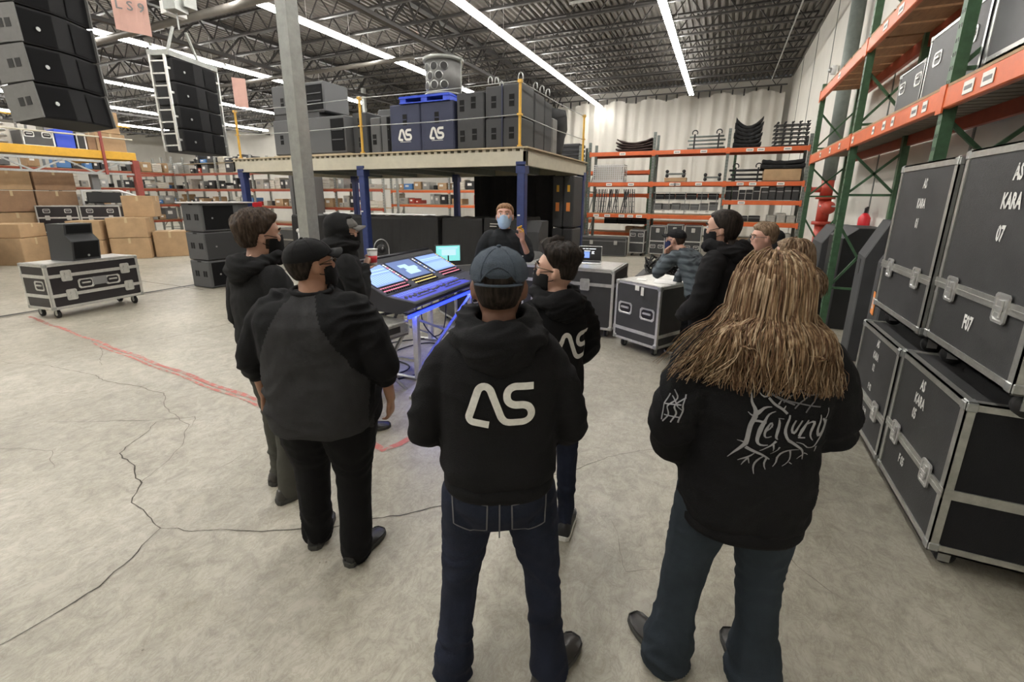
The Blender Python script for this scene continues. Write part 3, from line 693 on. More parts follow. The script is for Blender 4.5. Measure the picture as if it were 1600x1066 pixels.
MB().box(MX0, MY0-.03, MZ-.025, MX1+.03, MY1, MZ).build('deck_board', 'plywood_pale', mz)
mb = MB(); mb.bb(MX0, MY0, 2.43, MX1, MY0+.07, 2.68, .006); mb.box(MX0, MY0-.03, 2.43, MX1, MY0+.1, 2.445); mb.build('edge_beam', 'cream', mz)
MB().bb(MX1-.07, MY0, 2.43, MX1, MY1, 2.68, .006).build('edge_beam', 'cream', mz)
MB().bb(MX0, MY1-.07, 2.43, MX1, MY1, 2.68, .006).build('edge_beam', 'cream', mz); MB().bb(MX0, MY0, 2.43, MX0+.07, MY1, 2.68, .006).build('edge_beam', 'cream', mz)
mb = MB(); x = MX0
while x < MX1: mb.box(x, MY0+.005, 2.68, x+.075, MY1, 2.724); x += .15
mb.build('deck_rib', 'cream', mz)
for x in [MX0+1.3*i for i in range(1, 6)]: MB().box(x-.04, MY0+.07, 2.45, x+.04, MY1-.07, 2.68).build('cross_beam', 'grey_green', mz)
for (x, y) in ((-10.75, 7.66), (-6.98, 7.66), (-3.32, 7.66), (-10.75, 11.4), (-6.98, 11.4), (-3.3, 11.35)):
    mb = MB(); mb.bb(x-.075, y-.075, 0, x+.075, y+.075, 2.45, .012); mb.box(x-.09, y-.09, 2.30, x+.09, y+.09, 2.5)
    p_ = mb.build('post', 'blue_post', mz)
    if y < 8: MB().box(x-.055, y-.079, 1.56, x-.005, y-.075, 1.585).build('sticker', 'white_label', p_)
# railing
rl = thing('guard_rail', 'yellow guard posts with two grey wires along the platform edge', 'railing', (0, 0, MZ))
for (x, y) in ((-10.78, 7.66), (-6.95, 7.66), (-3.38, 7.66), (-3.30, 11.35)):
    mb = MB(); mb.tube([(x, y, 0), (x, y, 1.08)], .026, 10); mb.box(x-.035, y-.035, 0, x+.035, y+.035, .03); mb.box(x-.04, y-.04, .52, x+.04, y+.04, .55); mb.box(x-.035, y-.035, 1.04, x+.035, y+.035, 1.09); mb.build('rail_post', 'yellow_post', rl, False)
for z in (.53, 1.06):
    mb = MB(); mb.tube([(-10.78, 7.64, z), (-8.8, 7.63, z-.025), (-6.95, 7.64, z)], .009, 6); mb.tube([(-6.95, 7.64, z), (-5.2, 7.63, z-.02), (-3.38, 7.64, z)], .009, 6); mb.tube([(-3.38, 7.66, z), (-3.33, 9.5, z-.03), (-3.30, 11.35, z)], .009, 6); mb.build('wire', 'steel', rl, True)
# loudspeakers on the platform
def sub(label, x0, x1, y0, y1, z0, z1, m='cab_grey', holes=(), grille=None, group=None, name='loudspeaker', cat='loudspeaker', rz=0):
    cx_, cy_ = (x0+x1)/2, (y0+y1)/2; w, d, h = x1-x0, y1-y0, z1-z0
    t = thing(name, label, cat, (cx_, cy_, z0), rz, group)
    MB().bb(-w/2, -d/2, .015, w/2, d/2, h, .02).build('cabinet', m, t)
    for hx, hz in holes:
        mb = MB(); mb.box(w*hx-.05, -d/2-.003, h*hz-.10, w*hx+.05, -d/2+.001, h*hz+.10); o = mb.build('handle_hole', 'void', t)
        MB().box(w*hx-.045, -d/2-.008, h*hz-.008, w*hx+.045, -d/2-.003, h*hz+.012).build('handle_bar', m, o)
    if grille:
        a, b, c, e_ = grille; mb = MB(); mb.box(w*a, -d/2-.012, h*c, w*b, -d/2+.001, h*e_); g_ = mb.build('grille', 'grille', t)
        mb = MB(); mb.bar((w*a+.03, -d/2-.014, h*(c+(e_-c)*.35)), (w*b-.03, -d/2-.014, h*(c+(e_-c)*.35)), .02); mb.bar((w*a+.03, -d/2-.014, h*(c+(e_-c)*.65)), (w*b-.03, -d/2-.014, h*(c+(e_-c)*.65)), .02); mb.build('port_edge', 'cab_grey', g_)
    mb = MB(); mb.box(-w/2+.05, -d/2+.02, 0, w/2-.05, d/2-.02, .02); mb.build('skid', 'rubber', t); return t
D = MZ
MB().box(-9.66, 7.7, D, -7.3, 8.7, D+.03).build('pallet', 'plywood_pale'); tag(bpy.data.objects['pallet.001'], 'thin wooden board under the grey loudspeakers on the platform', 'board')
sub('grey loudspeaker at the bottom left of the platform', -9.66, -7.48, 7.75, 8.6, D+.03, D+.80, holes=((-.38, .45),), grille=(.32, .49, .08, .92))
MB().box(-9.6, 7.78, D+.80, -8.2, 8.55, D+.90).build('spacer', 'plastic_black'); tag(bpy.data.objects['spacer'], 'dark gap blocks between the two stacked grey loudspeakers', 'blocks')
sub('grey loudspeaker stacked on top at the left end of the platform', -9.62, -8.02, 7.78, 8.5, D+.90, D+1.52, holes=((-.30, .42),), grille=(.18, .47, .1, .9))
sub('dark tall loudspeaker behind the yellow post on the platform', -7.40, -7.0, 7.9, 8.5, D, D+.85, 'cab', holes=((0, .75), (0, .3)))
sub('grey ribbed loudspeaker right of the middle yellow post', -6.88, -6.62, 7.85, 8.5, D, D+.72, 'cab_grey', holes=((-.1, .4),))
sub('grey loudspeaker left of the blue covered pair', -6.6, -6.36, 7.85, 8.5, D, D+.74, 'cab_grey', grille=(.2, .48, .05, .95))
sub('wide dark grey loudspeaker lying behind the small grey ones', -7.3, -6.2, 8.6, 9.3, D, D+1.02, 'cab_grey')
for i, (a, b, lab) in enumerate(((-6.30, -5.56, 'left one of the two navy covered loudspeakers with white logo'), (-5.55, -4.80, 'right one of the two navy covered loudspeakers with white logo'))):
    t = sub(lab, a, b, 7.78, 8.5, D, D+.90, 'cover_blue', holes=((.0, .68),))
    l_ = logo_mb(.34, .27); on_front(l_, 0, .33, -.37).build('white_logo', 'paint_white', t)
    MB().box(-.13, -.366, .195, .13, -.362, .203).build('underline', 'paint_white', t)
t = thing('plastic_pallet', 'bright blue plastic pallet on top of the navy covers', 'pallet', (-5.45, 8.15, D+.90))
mb = MB(); mb.box(-.58, -.4, .09, .58, .4, .13)
for x in (-.5, 0, .5): mb.box(x-.07, -.38, 0, x+.07, .38, .09)
mb.box(-.58, -.4, .0, .58, -.33, .015)
for k in range(7): mb.box(-.56+k*.165, -.405, .125, -.46+k*.165, -.40, .13)
mb.build('pallet_body', 'pallet_blue', t)
t = thing('hole_drum', 'grey drum with round openings standing on the blue pallet', 'drum', (-5.2, 8.1, D+1.035))
mb = MB(); mb.tube([(0, 0, 0), (0, 0, .62)], .345, 28); mb.build('drum_body', 'cab_side', t, True)
MB().tube([(0, 0, .60), (0, 0, .66)], .39, 28).build('rim', 'galv', t, True); MB().tube([(0, 0, 0), (0, 0, .03)], .37, 28).build('rim', 'galv', t, True)
for k, (a, z) in enumerate(((-120, .47), (-88, .47), (-56, .47), (-104, .31), (-72, .31), (-120, .15), (-88, .15), (-56, .15))):
    a = R(a); c_ = Vector((math.cos(a), math.sin(a), 0)); q = MB(); q.tube([c_*.33+Vector((0, 0, z)), c_*.352+Vector((0, 0, z))], .082, 16); o = q.build('port_rim', 'steel', t, True)
    q = MB(); q.tube([c_*.33+Vector((0, 0, z)), c_*.356+Vector((0, 0, z))], .066, 16); q.build('port', 'ink', o)
mb = MB()
for x in (-.39, -.2, .2, .39): mb.tube([(x, -.0, 0), (x*1.02, 0, .64)], .012, 6)
mb.build('strut', 'galv', t)
sub('black padded loudspeaker cover between navy pair and strapped stack', -4.74, -4.16, 7.8, 8.5, D, D+1.0, 'cover_grey', holes=((-.3, .78), (.12, .82), (-.3, .25), (.15, .27)))
for i, (a, b, z0, z1, lab) in enumerate(((-4.12, -3.78, 0, .52, 'bottom left'), (-4.12, -3.78, .525, 1.06, 'top left'), (-3.77, -3.42, 0, .52, 'bottom right'), (-3.77, -3.42, .525, 1.08, 'top right'))):
    sub('dark grey cabinet at the %s of the strapped block at the platform corner' % lab, a, b, 7.78, 8.4, D+z0, D+z1, 'cab', holes=((.0, .5),))
st = MB().box(-3.79, 7.765, D, -3.765, 7.77, D+1.08); tag(st.build('strap', 'cover_blue'), 'blue ratchet strap around the grey cabinets at the platform corner', 'strap')
t = thing('shackles', 'steel shackles and hooks on top of the strapped cabinets', 'hooks', (0, 0, 0))
for (x, y, r_) in ((-4.08, 7.9, .06), (-4.0, 8.2, .05), (-3.95, 7.9, .05), (-3.5, 7.95, .07), (-3.48, 8.6, .06), (-3.46, 8.9, .06), (-3.45, 9.2, .06)):
    MB().tube([(x+r_*.7*math.cos(a), y, D+1.10+r_*1.1+r_*1.4*math.sin(a)) for a in [i*PI/6 for i in range(-1, 8)]], .012, 6).build('shackle', 'steel', t, True)
for i, (y0, y1, h, m_) in enumerate(((8.45, 8.95, 1.05, 'cab'), (8.97, 9.4, 1.0, 'cover_grey'))):
    sub('dark cabinet along the right edge of the platform, %s' % ('behind the corner block' if i == 0 else 'next to the hanging black cloth'), -4.05, -3.42, y0, y1, D, D+h, m_)
sub('light grey panel case beside the black cloth on the platform', -3.9, -3.42, 9.45, 9.75, D, D+.75, 'cab_side')
mb = MB(); random.seed(4)
rings = []
for i in range(9):
    t_ = i/8; z = D+1.02-t_*.98; r_ = .28+.1*math.sin(t_*5)+.05*random.random(); rings.append([(-3.62+r_*.55*math.cos(a)*(1+.18*math.sin(3*a+i)), 10.15+r_*1.6*math.sin(a)*(1+.12*math.sin(4*a-i)), z+.03*math.sin(2*a)) for a in [k*2*PI/18 for k in range(18)]])
mb.loft(rings); tag(mb.build('draped_cloth', 'cloth_black', None, True), 'black cloth draped over gear at the platform right edge', 'cloth')
# below the platform
M['vinyl_top'] = M['vinyl']
def cover_block(label, x0, x1, y0, y1, h, skew=0.):
    t = thing('covered_cart', label, 'covered cart', ((x0+x1)/2, (y0+y1)/2, 0), skew); w = x1-x0; d = y1-y0; mb = MB()
    N = 14; rows_ = []
    for zi, z in enumerate((.02, .35, .8, h-.05, h)):
        ring = []
        for s_, (ax, ay, bx, by) in enumerate(((-1, -1, 1, -1), (1, -1, 1, 1), (1, 1, -1, 1), (-1, 1, -1, -1))):
            for k in range(N):
                u = k/N; x = ax+(bx-ax)*u; y = ay+(by-ay)*u; f_ = .012*math.sin(u*23+s_*2+z)+.018*math.sin(u*9+zi*.7); sc_ = 1+(f_ if z < h-.1 else 0)-(.03 if z == h else 0)
                ring.append((x*w/2*sc_, y*d/2*sc_, z-.01*math.sin(u*11)*(z == h)))
        rows_.append(ring)
    mb.loft(rows_); mb.build('vinyl_cover', 'vinyl', t, False)
    MB().box(-w*.33, -d/2-.03, h-.14, -w*.33+.22, -d/2-.02, h-.12).build('maker_stripe', 'white_label', t) if 'right of the blue' in label else None
    return t
cover_block('black covered cart farthest left under the platform', -10.4, -9.2, 8.6, 9.5, 1.40)
cover_block('black covered cart under the platform, behind the grey column', -9.15, -7.9, 8.5, 9.4, 1.42)
cover_block('black covered cart under the platform, left of the middle blue post', -7.85, -6.75, 8.6, 9.5, 1.42)
cover_block('black covered cart right of the middle blue post', -6.70, -5.72, 8.5, 9.5, 1.44)
cover_block('black covered cart with a pale stripe, left of the masked bearded man', -5.66, -4.65, 8.6, 9.6, 1.44)
t = cover_block('black covered cart right of the blue corner post', -4.6, -3.7, 8.6, 9.6, 1.47)
MB().box(-.30, -.535, 1.28, -.14, -.525, 1.30).build('maker_stripe', 'white_label', t)
covered_cab('small black covered cabinet between the cart and tall speakers', (-3.5, 8.75, 0), 0, .40, .55, 1.42, .15, 'cover_grey', False)
t = thing('black_drape', 'black drape hanging below the platform behind the covered carts', 'drape', (-4.75, 10.4, 0))
rings = []
for z in (.05, 1.2, 2.40): rings.append([(-1.1+2.2*i/40, .05*math.sin(i*.9)+.02*math.sin(i*2.3+z), z) for i in range(41)])
mb = MB(); mb.loft(rings, cap=False, closed=False); mb.build('cloth', 'cloth_black', t, True)
for i in range(2):
    x0 = -3.66+i*.26
    for k in range(2):
        t = sub('tall dark cabinet with orange tags, %s %s of the pair by the right blue post' % (('bottom', 'top')[k], ('left', 'right')[i]), x0, x0+.25, 10.25, 10.95, k*1.2, k*1.2+1.18, 'cab', holes=((0, .35),) if k == 0 else ())
        if k == 1:
            MB().box(-.045, -.354, .38, .045, -.350, .58).build('orange_tag', 'orange_tag', t); MB().box(-.03, -.354, .82, .03, -.350, .97).build('yellow_tag', 'yellow', t)
# ---------------------------------------------------------------- hanging speaker arrays
def array(label, loc, rz, n, w, h, d, top, side='plate', tilt=2.5):
    t = thing('speaker_array', label, 'line array', loc, rz); z = 0; yy = 0
    for k in range(n):
        a = R(-tilt*max(0, (3-k)))*1.0; c = Matrix.Translation((0, yy, z)) @ Matrix.Rotation(a, 4, 'X')
        mb = MB(); hb = h-.012
        f = [(-w/2, -d*.36), (-w*.10, -d/2), (w*.10, -d/2), (w/2, -d*.36), (w*.42, d/2), (-w*.42, d/2)]
        mb.loft([[(x*.985, y*.985, .006) for x, y in f], [(x, y, .02) for x, y in f], [(x, y, hb-.014) for x, y in f], [(x*.985, y*.985, hb) for x, y in f]]); mb.xf(c)
        cb_ = mb.build('cabinet', 'cab_black', t)
        g_ = MB(); g_.add([(-w*.47, -d*.375, .02), (-w*.12, -d/2-.006, .02), (-w*.12, -d/2-.006, hb-.02), (-w*.47, -d*.375, hb-.02)], [(0, 1, 2, 3)]); g_.xf(c).build('grille', 'grille', cb_); g_ = MB(); g_.add([(w*.12, -d/2-.006, .02), (w*.47, -d*.375, .02), (w*.47, -d*.375, hb-.02), (w*.12, -d/2-.006, hb-.02)], [(0, 1, 2, 3)])
        g_.xf(c).build('grille', 'grille', cb_)
        b_ = MB(); b_.tube([(-w*.30, -d*.455, h*.45), (-w*.30, -d*.475, h*.45)], .018, 10); b_.xf(c).build('badge', 'steel', cb_)
        for s_ in (-1, 1):
            mb = MB(); xs = s_*(w/2+.006)
            if side == 'plate':
                mb.cb((xs, 0, h/2), (.012, d*.86, h*.94)); p_ = mb.xf(c).build('side_plate', 'cab_side', t)
                q = MB(); q.cb((xs+s_*.007, -d*.18, h*.5), (.004, .05, h*.22)); q.cb((xs+s_*.007, d*.02, h*.5), (.004, .05, h*.22)); q.xf(c).build('slot', 'ink', p_)
            else:
                mb.cb((xs+s_*.07, -d*.3, h/2), (.03, .03, h)); mb.cb((xs+s_*.07, d*.25, h/2), (.03, .03, h)); mb.cb((xs+s_*.07, 0, h*.25), (.02, d*.6, .02)); mb.cb((xs+s_*.07, 0, h*.75), (.02, d*.6, .02)); mb.cb((xs+s_*.03, -d*.3, h*.5), (.07, .02, .03)); mb.xf(c).build('rigging_frame', 'alu_bright', t)
        z += h*math.cos(a); yy += -math.sin(a)*h*.6
    mb = MB(); mb.box(-w/2-.05, -d*.4+yy, z, w/2+.05, d*.4+yy, z+.08)
    for x in (-w*.35, w*.35): mb.bar((x, yy, z+.08), (x*.4, yy, z+.5), .03)
    mb.build('fly_bar', 'galv', t)
    mb = MB(); mb.tube([(0, yy, z+.5), (0, yy, top)], .012, 6); mb.box(-.13, yy-.1, z+.75, .13, yy+.1, z+1.15); mb.build('hoist', 'galv', t); return t
array('large hanging loudspeaker array nearest the camera at the top left', (-5.68, 2.36, 2.50), R(109), 9, .64, .305, .36, 5.2)
a2 = array('smaller hanging array of four cabinets with open side frames', (-8.15, 5.05, 2.55), R(108), 4, .90, .345, .44, 2.18, 'frame', .6)
t = thing('lifting_tower', 'grey lifting mast with motor head above the smaller array', 'mast', (-8.15, 5.2, 4.76))
MB().box(-.12, -.1, .0, .12, .1, 1.1).build('mast', 'galv', t)
mb = MB(); mb.box(-.28, -.2, 1.05, .22, .2, 1.35); mb.bar((-.3, 0, 1.2), (.55, .15, 1.05), .12); mb.bar((.1, -.1, 1.0), (.45, .1, .75), .05); mb.sph((.5, .12, 1.0), .07, 8, 6); mb.build('motor_head', 'steel', t)
MB().bar((0, 0, 1.3), (0, 0, 2.5), .05).build('hang_rod', 'galv', t)
mb = MB(); mb.box(-.4, -.16, -.05, -.26, .16, .13); mb.build('bumper', 'white_plastic', t)
# pink and white hanging sheets
def sheet(label, loc, rz, w, h, m, lines=0):
    t = thing('hanging_sheet', label, 'paper sign', loc, rz)
    mb = MB(); rows_ = [[(-w/2+w*i/6, .015*math.sin(i), z-.03*(i/6)) for i in range(7)] for z in (0, h*.5, h)]; mb.loft(rows_, cap=False, closed=False); mb.build('sheet', m, t)
    if lines: on_front(text_mb('L S 9', .15, 1, .002), 0, h*.45, -.03).build('scribble', 'ink_grey', t)
    mb = MB(); mb.bar((0, 0, h), (0, 0, h+.8), .004); mb.build('string', 'ink_grey', t); return t
sheet('pink paper sign hanging beside the large speaker array', (-7.15, 3.85, 3.92), R(58), .36, .62, 'paper_pink', 1)
sheet('pale pink sheet hanging at the left end of the platform', (-10.35, 7.55, 3.87), R(30), .30, .62, 'paper_pink')
# ================================================================ left side of the hall
tr = flight_case('road_trunk', 'long black trunk with silver latches on wheels, wedge speaker on it', 1.30, .60, .85, (-9.50, 3.72, 0), R(97), z0=.15, bands=(.66, .36), latches=((-.40, .655), (.42, .655), (-.38, .355), (.44, .355)), handles=((-.16, .50), (.22, .50)), side_handles=((-.1, .52),), pm='laminate_gloss', fm='alu_bright', e=.04, hs=1.25)
MB().box(-.60, -.27, .851, .60, .27, .856).build('top_sheet', 'alu_bright', tr); MB().box(-.07, -.303, .45, .13, -.296, .58).build('panel_plate', 'ink_grey', tr)
# wedge monitor
t = thing('wedge_speaker', 'black wedge shaped loudspeaker standing on the long trunk', 'loudspeaker', (-9.45, 3.66, .858), R(104))
pr = [(-.20, 0), (-.24, .30), (-.14, .40), (-.16, .57), (.18, .57), (.24, 0)]
mb = MB(); mb.loft([[(x, y, z) for y, z in pr] for x in (-.205, .205)]); mb.build('cabinet', 'cab', t)
mb = MB(); mb.add([(-.18, -.210, .03), (.18, -.210, .03), (.18, -.247, .29), (-.18, -.247, .29)], [(0, 1, 2, 3)]); mb.add([(-.18, -.148, .42), (.18, -.148, .42), (.18, -.164, .55), (-.18, -.164, .55)], [(0, 1, 2, 3)]); mb.build('grille', 'grille', t)
MB().tube([(.02, -.21, .07), (.02, -.222, .07)], .018, 10).build('badge', 'steel', t)
# stack of three subs
for k in range(3):
    t = thing('subwoofer', ('bottom', 'middle', 'top')[k]+' dark subwoofer of the stack of three on the floor', 'loudspeaker', (-9.72, 6.2, k*.575), R(90))
    MB().bb(-.52, -.30, .01, .52, .30, .57, .018).build('cabinet', 'cab_grey', t)
    MB().box(-.46, -.306, .05, .16, -.299, .53).build('grille', 'grille', t) if k != 1 else MB().box(-.50, -.304, .03, .50, -.299, .55).build('grille', 'cab', t)
    MB().tube([(-.30, -.31, .28), (-.30, -.30, .28)], .018, 10).build('badge', 'steel', t)
    for yy in (-.195, -.125, .065, .135): MB().box(-.524, yy-.025, .24, -.519, yy+.025, .36).build('handle_hole', 'void', t)
    MB().box(-.524, -.08, .54, -.519, .04, .565).build('handle_hole', 'void', t)
tag(MB().box(-10.1, 5.62, 1.725, -9.36, 6.8, 1.75).build('white_board', 'white_plastic'), 'thin white board lying on the stack of three subwoofers', 'board')
# yellow-edged storage platform
PXL = -18.0
pf = thing('storage_platform', 'high storage platform with yellow edge beam and red posts', 'platform', (0, 0, 0))
MB().bb(PXL-.06, -3, 2.98, PXL+.06, 9.05, 3.22, .01).build('edge_beam', 'yellow', pf); MB().bb(PXL-4.0, 8.95, 2.98, PXL, 9.07, 3.22, .01).build('edge_beam', 'yellow', pf)
MB().box(PXL-4.2, -3, 3.16, PXL-.06, 9.0, 3.2).build('deck_board', 'plywood', pf)
mb = MB(); mb.box(PXL-.05, -3, 2.86, PXL+.05, 9, 2.93); mb.box(PXL-.05, -3, 2.50, PXL+.05, 9, 2.56)
y = -2.9; q = 0
while y < 8.6: mb.bar((PXL, y, 2.53 if q % 2 else 2.9), (PXL, y+.72, 2.9 if q % 2 else 2.53), .045); y += .72; q += 1
for y in (-1, 1.5, 4, 6.2): mb.bar((PXL, y, 2.53), (PXL, y, 2.9), .035)
mb.build('lattice_girder', 'steel', pf)
for y in (4.0, 9.0): MB().bb(PXL-.09, y-.09 + (0 if y > 5 else -4), 0, PXL+.09, y+.09+(0 if y > 5 else -4), 2.98, .01).build('column', 'red_post', pf)
MB().bb(PXL-.4, 7.85, .0, PXL-.25, 8.05, 2.5, .01).build('column', 'ink_grey', pf)
for y in (5.3, 8.15):
    MB().bb(PXL+.06, y-.035, 2.5, PXL+.12, y+.035, 4.05, .008).build('rail_post', 'red_post', pf)
for z in (3.62, 4.0): MB().tube([(PXL+.09, -3, z), (PXL+.09, 9.0, z)], .025, 6).build('hand_rail', 'cream' if z < 3.8 else 'yellow_post', pf)
# goods on the platform
def box_thing(name, label, cat, x0, y0, z0, x1, y1, z1, m, group=None, seam=None, rz=0., b=.012):
    cx_, cy_ = (x0+x1)/2, (y0+y1)/2; w, d, h = (x1-x0)/2, (y1-y0)/2, z1-z0
    t = thing(name, label, cat, (cx_, cy_, z0), rz, group)
    MB().bb(-w, -d, 0, w, d, h, min(b, w*.3, h*.2)).build('box_body', m, t)
    if seam:
        mb = MB(); mb.box(-w-.003, -.03, h*.75, w+.003, .03, h+.003); mb.box(-.03, -d-.003, h*.75, .03, d+.003, h+.003); mb.box(-w-.002, -d-.002, h-.01, w+.002, d+.002, h-.006); mb.build('packing_tape', seam, t)
    return t
for k in range(7):
    t = thing('scaffold_frame', 'silver tubular frame in the pile on the platform', 'frame', (PXL-.75, 5.4, 3.24+k*.155), 0, 'silver frames piled on the left platform')
    mb = MB(); mb.tube([(.5, -1.3, .06), (.5, .72, .06), (.3, .8, .06), (-.5, .8, .06), (-.5, -1.3, .06)], .035, 8); mb.build('tube_frame', 'alu_bright', t, True)
flight_case('flight_case', 'dark case with two white handles on the yellow edged platform', .70, .7, .46, (PXL-.5, 6.78, 3.21), R(90), z0=.0, handles=((-.19, .33), (.19, .33)), pm='laminate_grey', fm='alu_bright', e=.04, cast=False, balls=False, hs=1.3)
flight_case('flight_case', 'small dark case with pale frame between blue bin and cartons', .24, .6, .5, (PXL-.5, 7.78, 3.21), R(90), z0=.0, pm='laminate', fm='alu_bright', e=.035, cast=False, balls=False)
box_thing('storage_bin', 'bright blue bin on the yellow edged platform', 'bin', PXL-.8, 7.17, 3.21, PXL-.2, 7.62, 3.75, 'cover_bin' if 'cover_bin' in M else 'pallet_blue')
box_thing('carton', 'dark brown carton on the platform beside the tall cartons', 'carton', PXL-.85, 7.93, 3.21, PXL-.2, 8.14, 3.66, 'carton_dark')
box_thing('carton', 'large tan carton at the right end of the platform', 'carton', PXL-.95, 8.16, 3.21, PXL-.2, 8.95, 3.78, 'carton', seam='tape_clear')
box_thing('carton', 'tall tan carton stacked highest at the platform end', 'carton', PXL-.9, 8.3, 3.785, PXL-.2, 8.85, 4.45, 'carton', seam='tape_clear')
box_thing('foam_wrap', 'bundle of pale wrapped stock above the silver frames', 'bundle', PXL-1.9, 6.25, 3.21, PXL-1.3, 7.2, 3.9, 'cloth_white')
t = thing('wire_basket', 'small silver wire frame beside the array on the platform', 'frame', (PXL-.5, 6.78, 3.68)); mb = MB(); mb.tube([(0, -.3, 0), (0, -.3, .42), (0, .3, .42), (0, .3, 0)], .03, 8); mb.tube([(0, -.1, 0), (0, -.1, .4)], .03, 8); mb.build('tube_frame', 'alu_bright', t, True)
# cartons under the platform, wrapped pallets
random.seed(21); g = 'brown cartons stacked on pallets under the left platform'
for i in range(8):
    for k in range(3):
        y0 = -.4+i*1.0; z0 = .75+k*.62; m_ = random.choice(('carton_dark', 'carton_dark', 'carton'))
        box_thing('carton', 'brown carton in the carton wall under the platform', 'carton', PXL-1.6+random.uniform(-.03, .03), y0, z0, PXL-.6+random.uniform(-.04, .04), y0+.96, z0+.60, m_, g, 'tape_clear')
for i in range(3):
    t = thing('wood_pallet', 'plain wooden pallet under the brown carton wall', 'pallet', (PXL-1.1, .8+i*2.6, .60), 0, 'pallets under the brown carton wall'); mb = MB()
    mb.box(-.55, -1.1, .1, .55, 1.1, .13); mb.box(-.55, -1.1, 0, .55, 1.1, .02)
    for y in (-1.05, 0, 1.0): mb.box(-.55, y, .02, .55, y+.08, .1)
    mb.build('pallet_boards', 'plank', t)
for i in range(3):
    box_thing('crate', 'dark crate carrying the pallets under the carton wall', 'crate', PXL-1.6, -.4+i*2.55, 0, PXL-.7, 2.0+i*2.55, .59, 'plastic_black', 'dark crates under the carton wall')
# two small cases on boxes
for i, x in enumerate((0, 1)):
    flight_case('flight_case', ('left', 'right')[i]+' of two small black cases with silver edges, above the cartons', 1.0, .5, .80, (-18.27+i*.74, 6.96+i*.72, .75), R(46), z0=0, bands=(.44,), latches=((-.25, .44), (.25, .44)), handles=((-.25, .64), (.25, .64), (0, .22)), pm='laminate_gloss', fm='alu_bright', e=.035, cast=False, balls=False)
box_thing('tall_crate', 'black crate supporting the two small black cases', 'crate', -18.9, 7.06, 0, -16.9, 7.56, .745, 'plastic_black', rz=R(46))
box_thing('carton', 'medium carton right of the two small black cases', 'carton', -17.1, 8.02, 1.21, -16.3, 8.62, 1.85, 'carton', seam='tape_clear', rz=R(46))
def fcart(lab, cx_, cy_, z, w, d, h, rz, m_='carton'): box_thing('carton', lab, 'carton', cx_-w/2, cy_-d/2, z, cx_+w/2, cy_+d/2, z+h, m_, seam='tape_clear', rz=R(rz))
fcart('wide carton on the floor left of the wedge speaker', -17.7, 5.5, 0, 1.35, .9, .72, 30)
fcart('flat carton on top left of the wedge speaker', -17.65, 5.6, .73, 1.0, .8, .36, 32)
fcart('lower carton directly right of the wedge speaker', -16.85, 6.95, 0, .75, .8, .58, 48)
fcart('upper carton directly right of the wedge speaker', -16.85, 6.95, .59, .75, .8, .55, 48)
fcart('lower torn carton in the middle of the carton row', -16.36, 7.78, 0, .95, .9, .62, 50)
fcart('big carton resting on the torn carton', -16.36, 7.78, .63, .95, .9, .58, 50)
fcart('open carton at the right end of the carton row', -15.9, 8.62, 0, .85, .8, .78, 52)
# pallet with black cases right of cartons
t = thing('wood_pallet', 'wooden pallet under the black cases right of the cartons', 'pallet', (-15.6, 10.7, 0)); mb = MB()
for k in range(7): mb.box(-.6, -.9+k*.26, .10, .6, -.72+k*.26, .125)
for x in (-.55, -.05, .45): mb.box(x, -.9, 0, x+.1, .85, .10)
mb.build('pallet_boards', 'plywood', t)
for k, (w, h, z, lab) in enumerate(((1.5, .42, .13, 'bottom'), (1.4, .32, .56, 'middle'), (.9, .30, .89, 'top'))):
    flight_case('flat_case', lab+' black silver edged flat case on the wooden pallet', w, .9, h, (-15.6, 10.65+.05*k, z), R(80), z0=0, handles=((-w*.3, h*.5), (0, h*.5), (w*.3, h*.5)), pm='laminate_gloss', fm='alu' if k else 'ink_grey', e=.03, cast=False, balls=False, hs=1.2)
box_thing('red_tray', 'bright red tray lying on shelving beyond the black cases', 'tray', -18.1, 11.2, 1.35, -17.1, 12.8, 1.62, 'plastic_red')
tb = thing('tray_table', 'grey bench under the bright red tray', 'bench', (-17.6, 12.0, 0)); mb = MB(); mb.box(-.55, -.85, 1.3, .55, .85, 1.34); mb.build('bench_top', 'galv', tb)
for a in (-.5, .5):
    for b in (-.8, .8): MB().bar((a, b, 0), (a, b, 1.3), .05).build('leg', 'galv', tb)
# vehicle-like blue case far left, grey cart with pale arched bar
t = thing('utility_cart', 'grey cart with curved pale bar beside the red column', 'cart', (-18.6, 8.3, 0), R(70))
mb = MB(); mb.bb(-.6, -.5, .2, .6, .5, 1.55, .03); mb.build('cart_body', 'plastic_grey', t)
mb = MB(); mb.tube([(-.6, -.52, 1.5), (-.6, -.52, 2.0), (.3, -.52, 2.0), (.7, -.52, 1.85), (.85, -.52, 1.3)], .035, 8); mb.build('hoop', 'white_plastic', t, True)
MB().bb(-.5, -.53, 1.62, .35, -.4, 1.95, .02).build('screen_panel', 'ink', t)
for x in (-.45, .45):
    for y in (-.4, .4): MB().tube([(x-.03, y, .1), (x+.03, y, .1)], .1, 12).build('wheel', 'rubber', t, True)
t = thing('blue_cart', 'dark blue wheeled cart at the far left edge of the picture', 'cart', (-16.9, 4.2, 0)); MB().bb(-.5, -.6, .15, .5, .6, .95, .05).build('cart_body', 'cover_blue', t)
for y in (-.45, .45): MB().tube([(.4, y, .12), (.48, y, .12)], .12, 12).build('wheel', 'rubber', t, True)
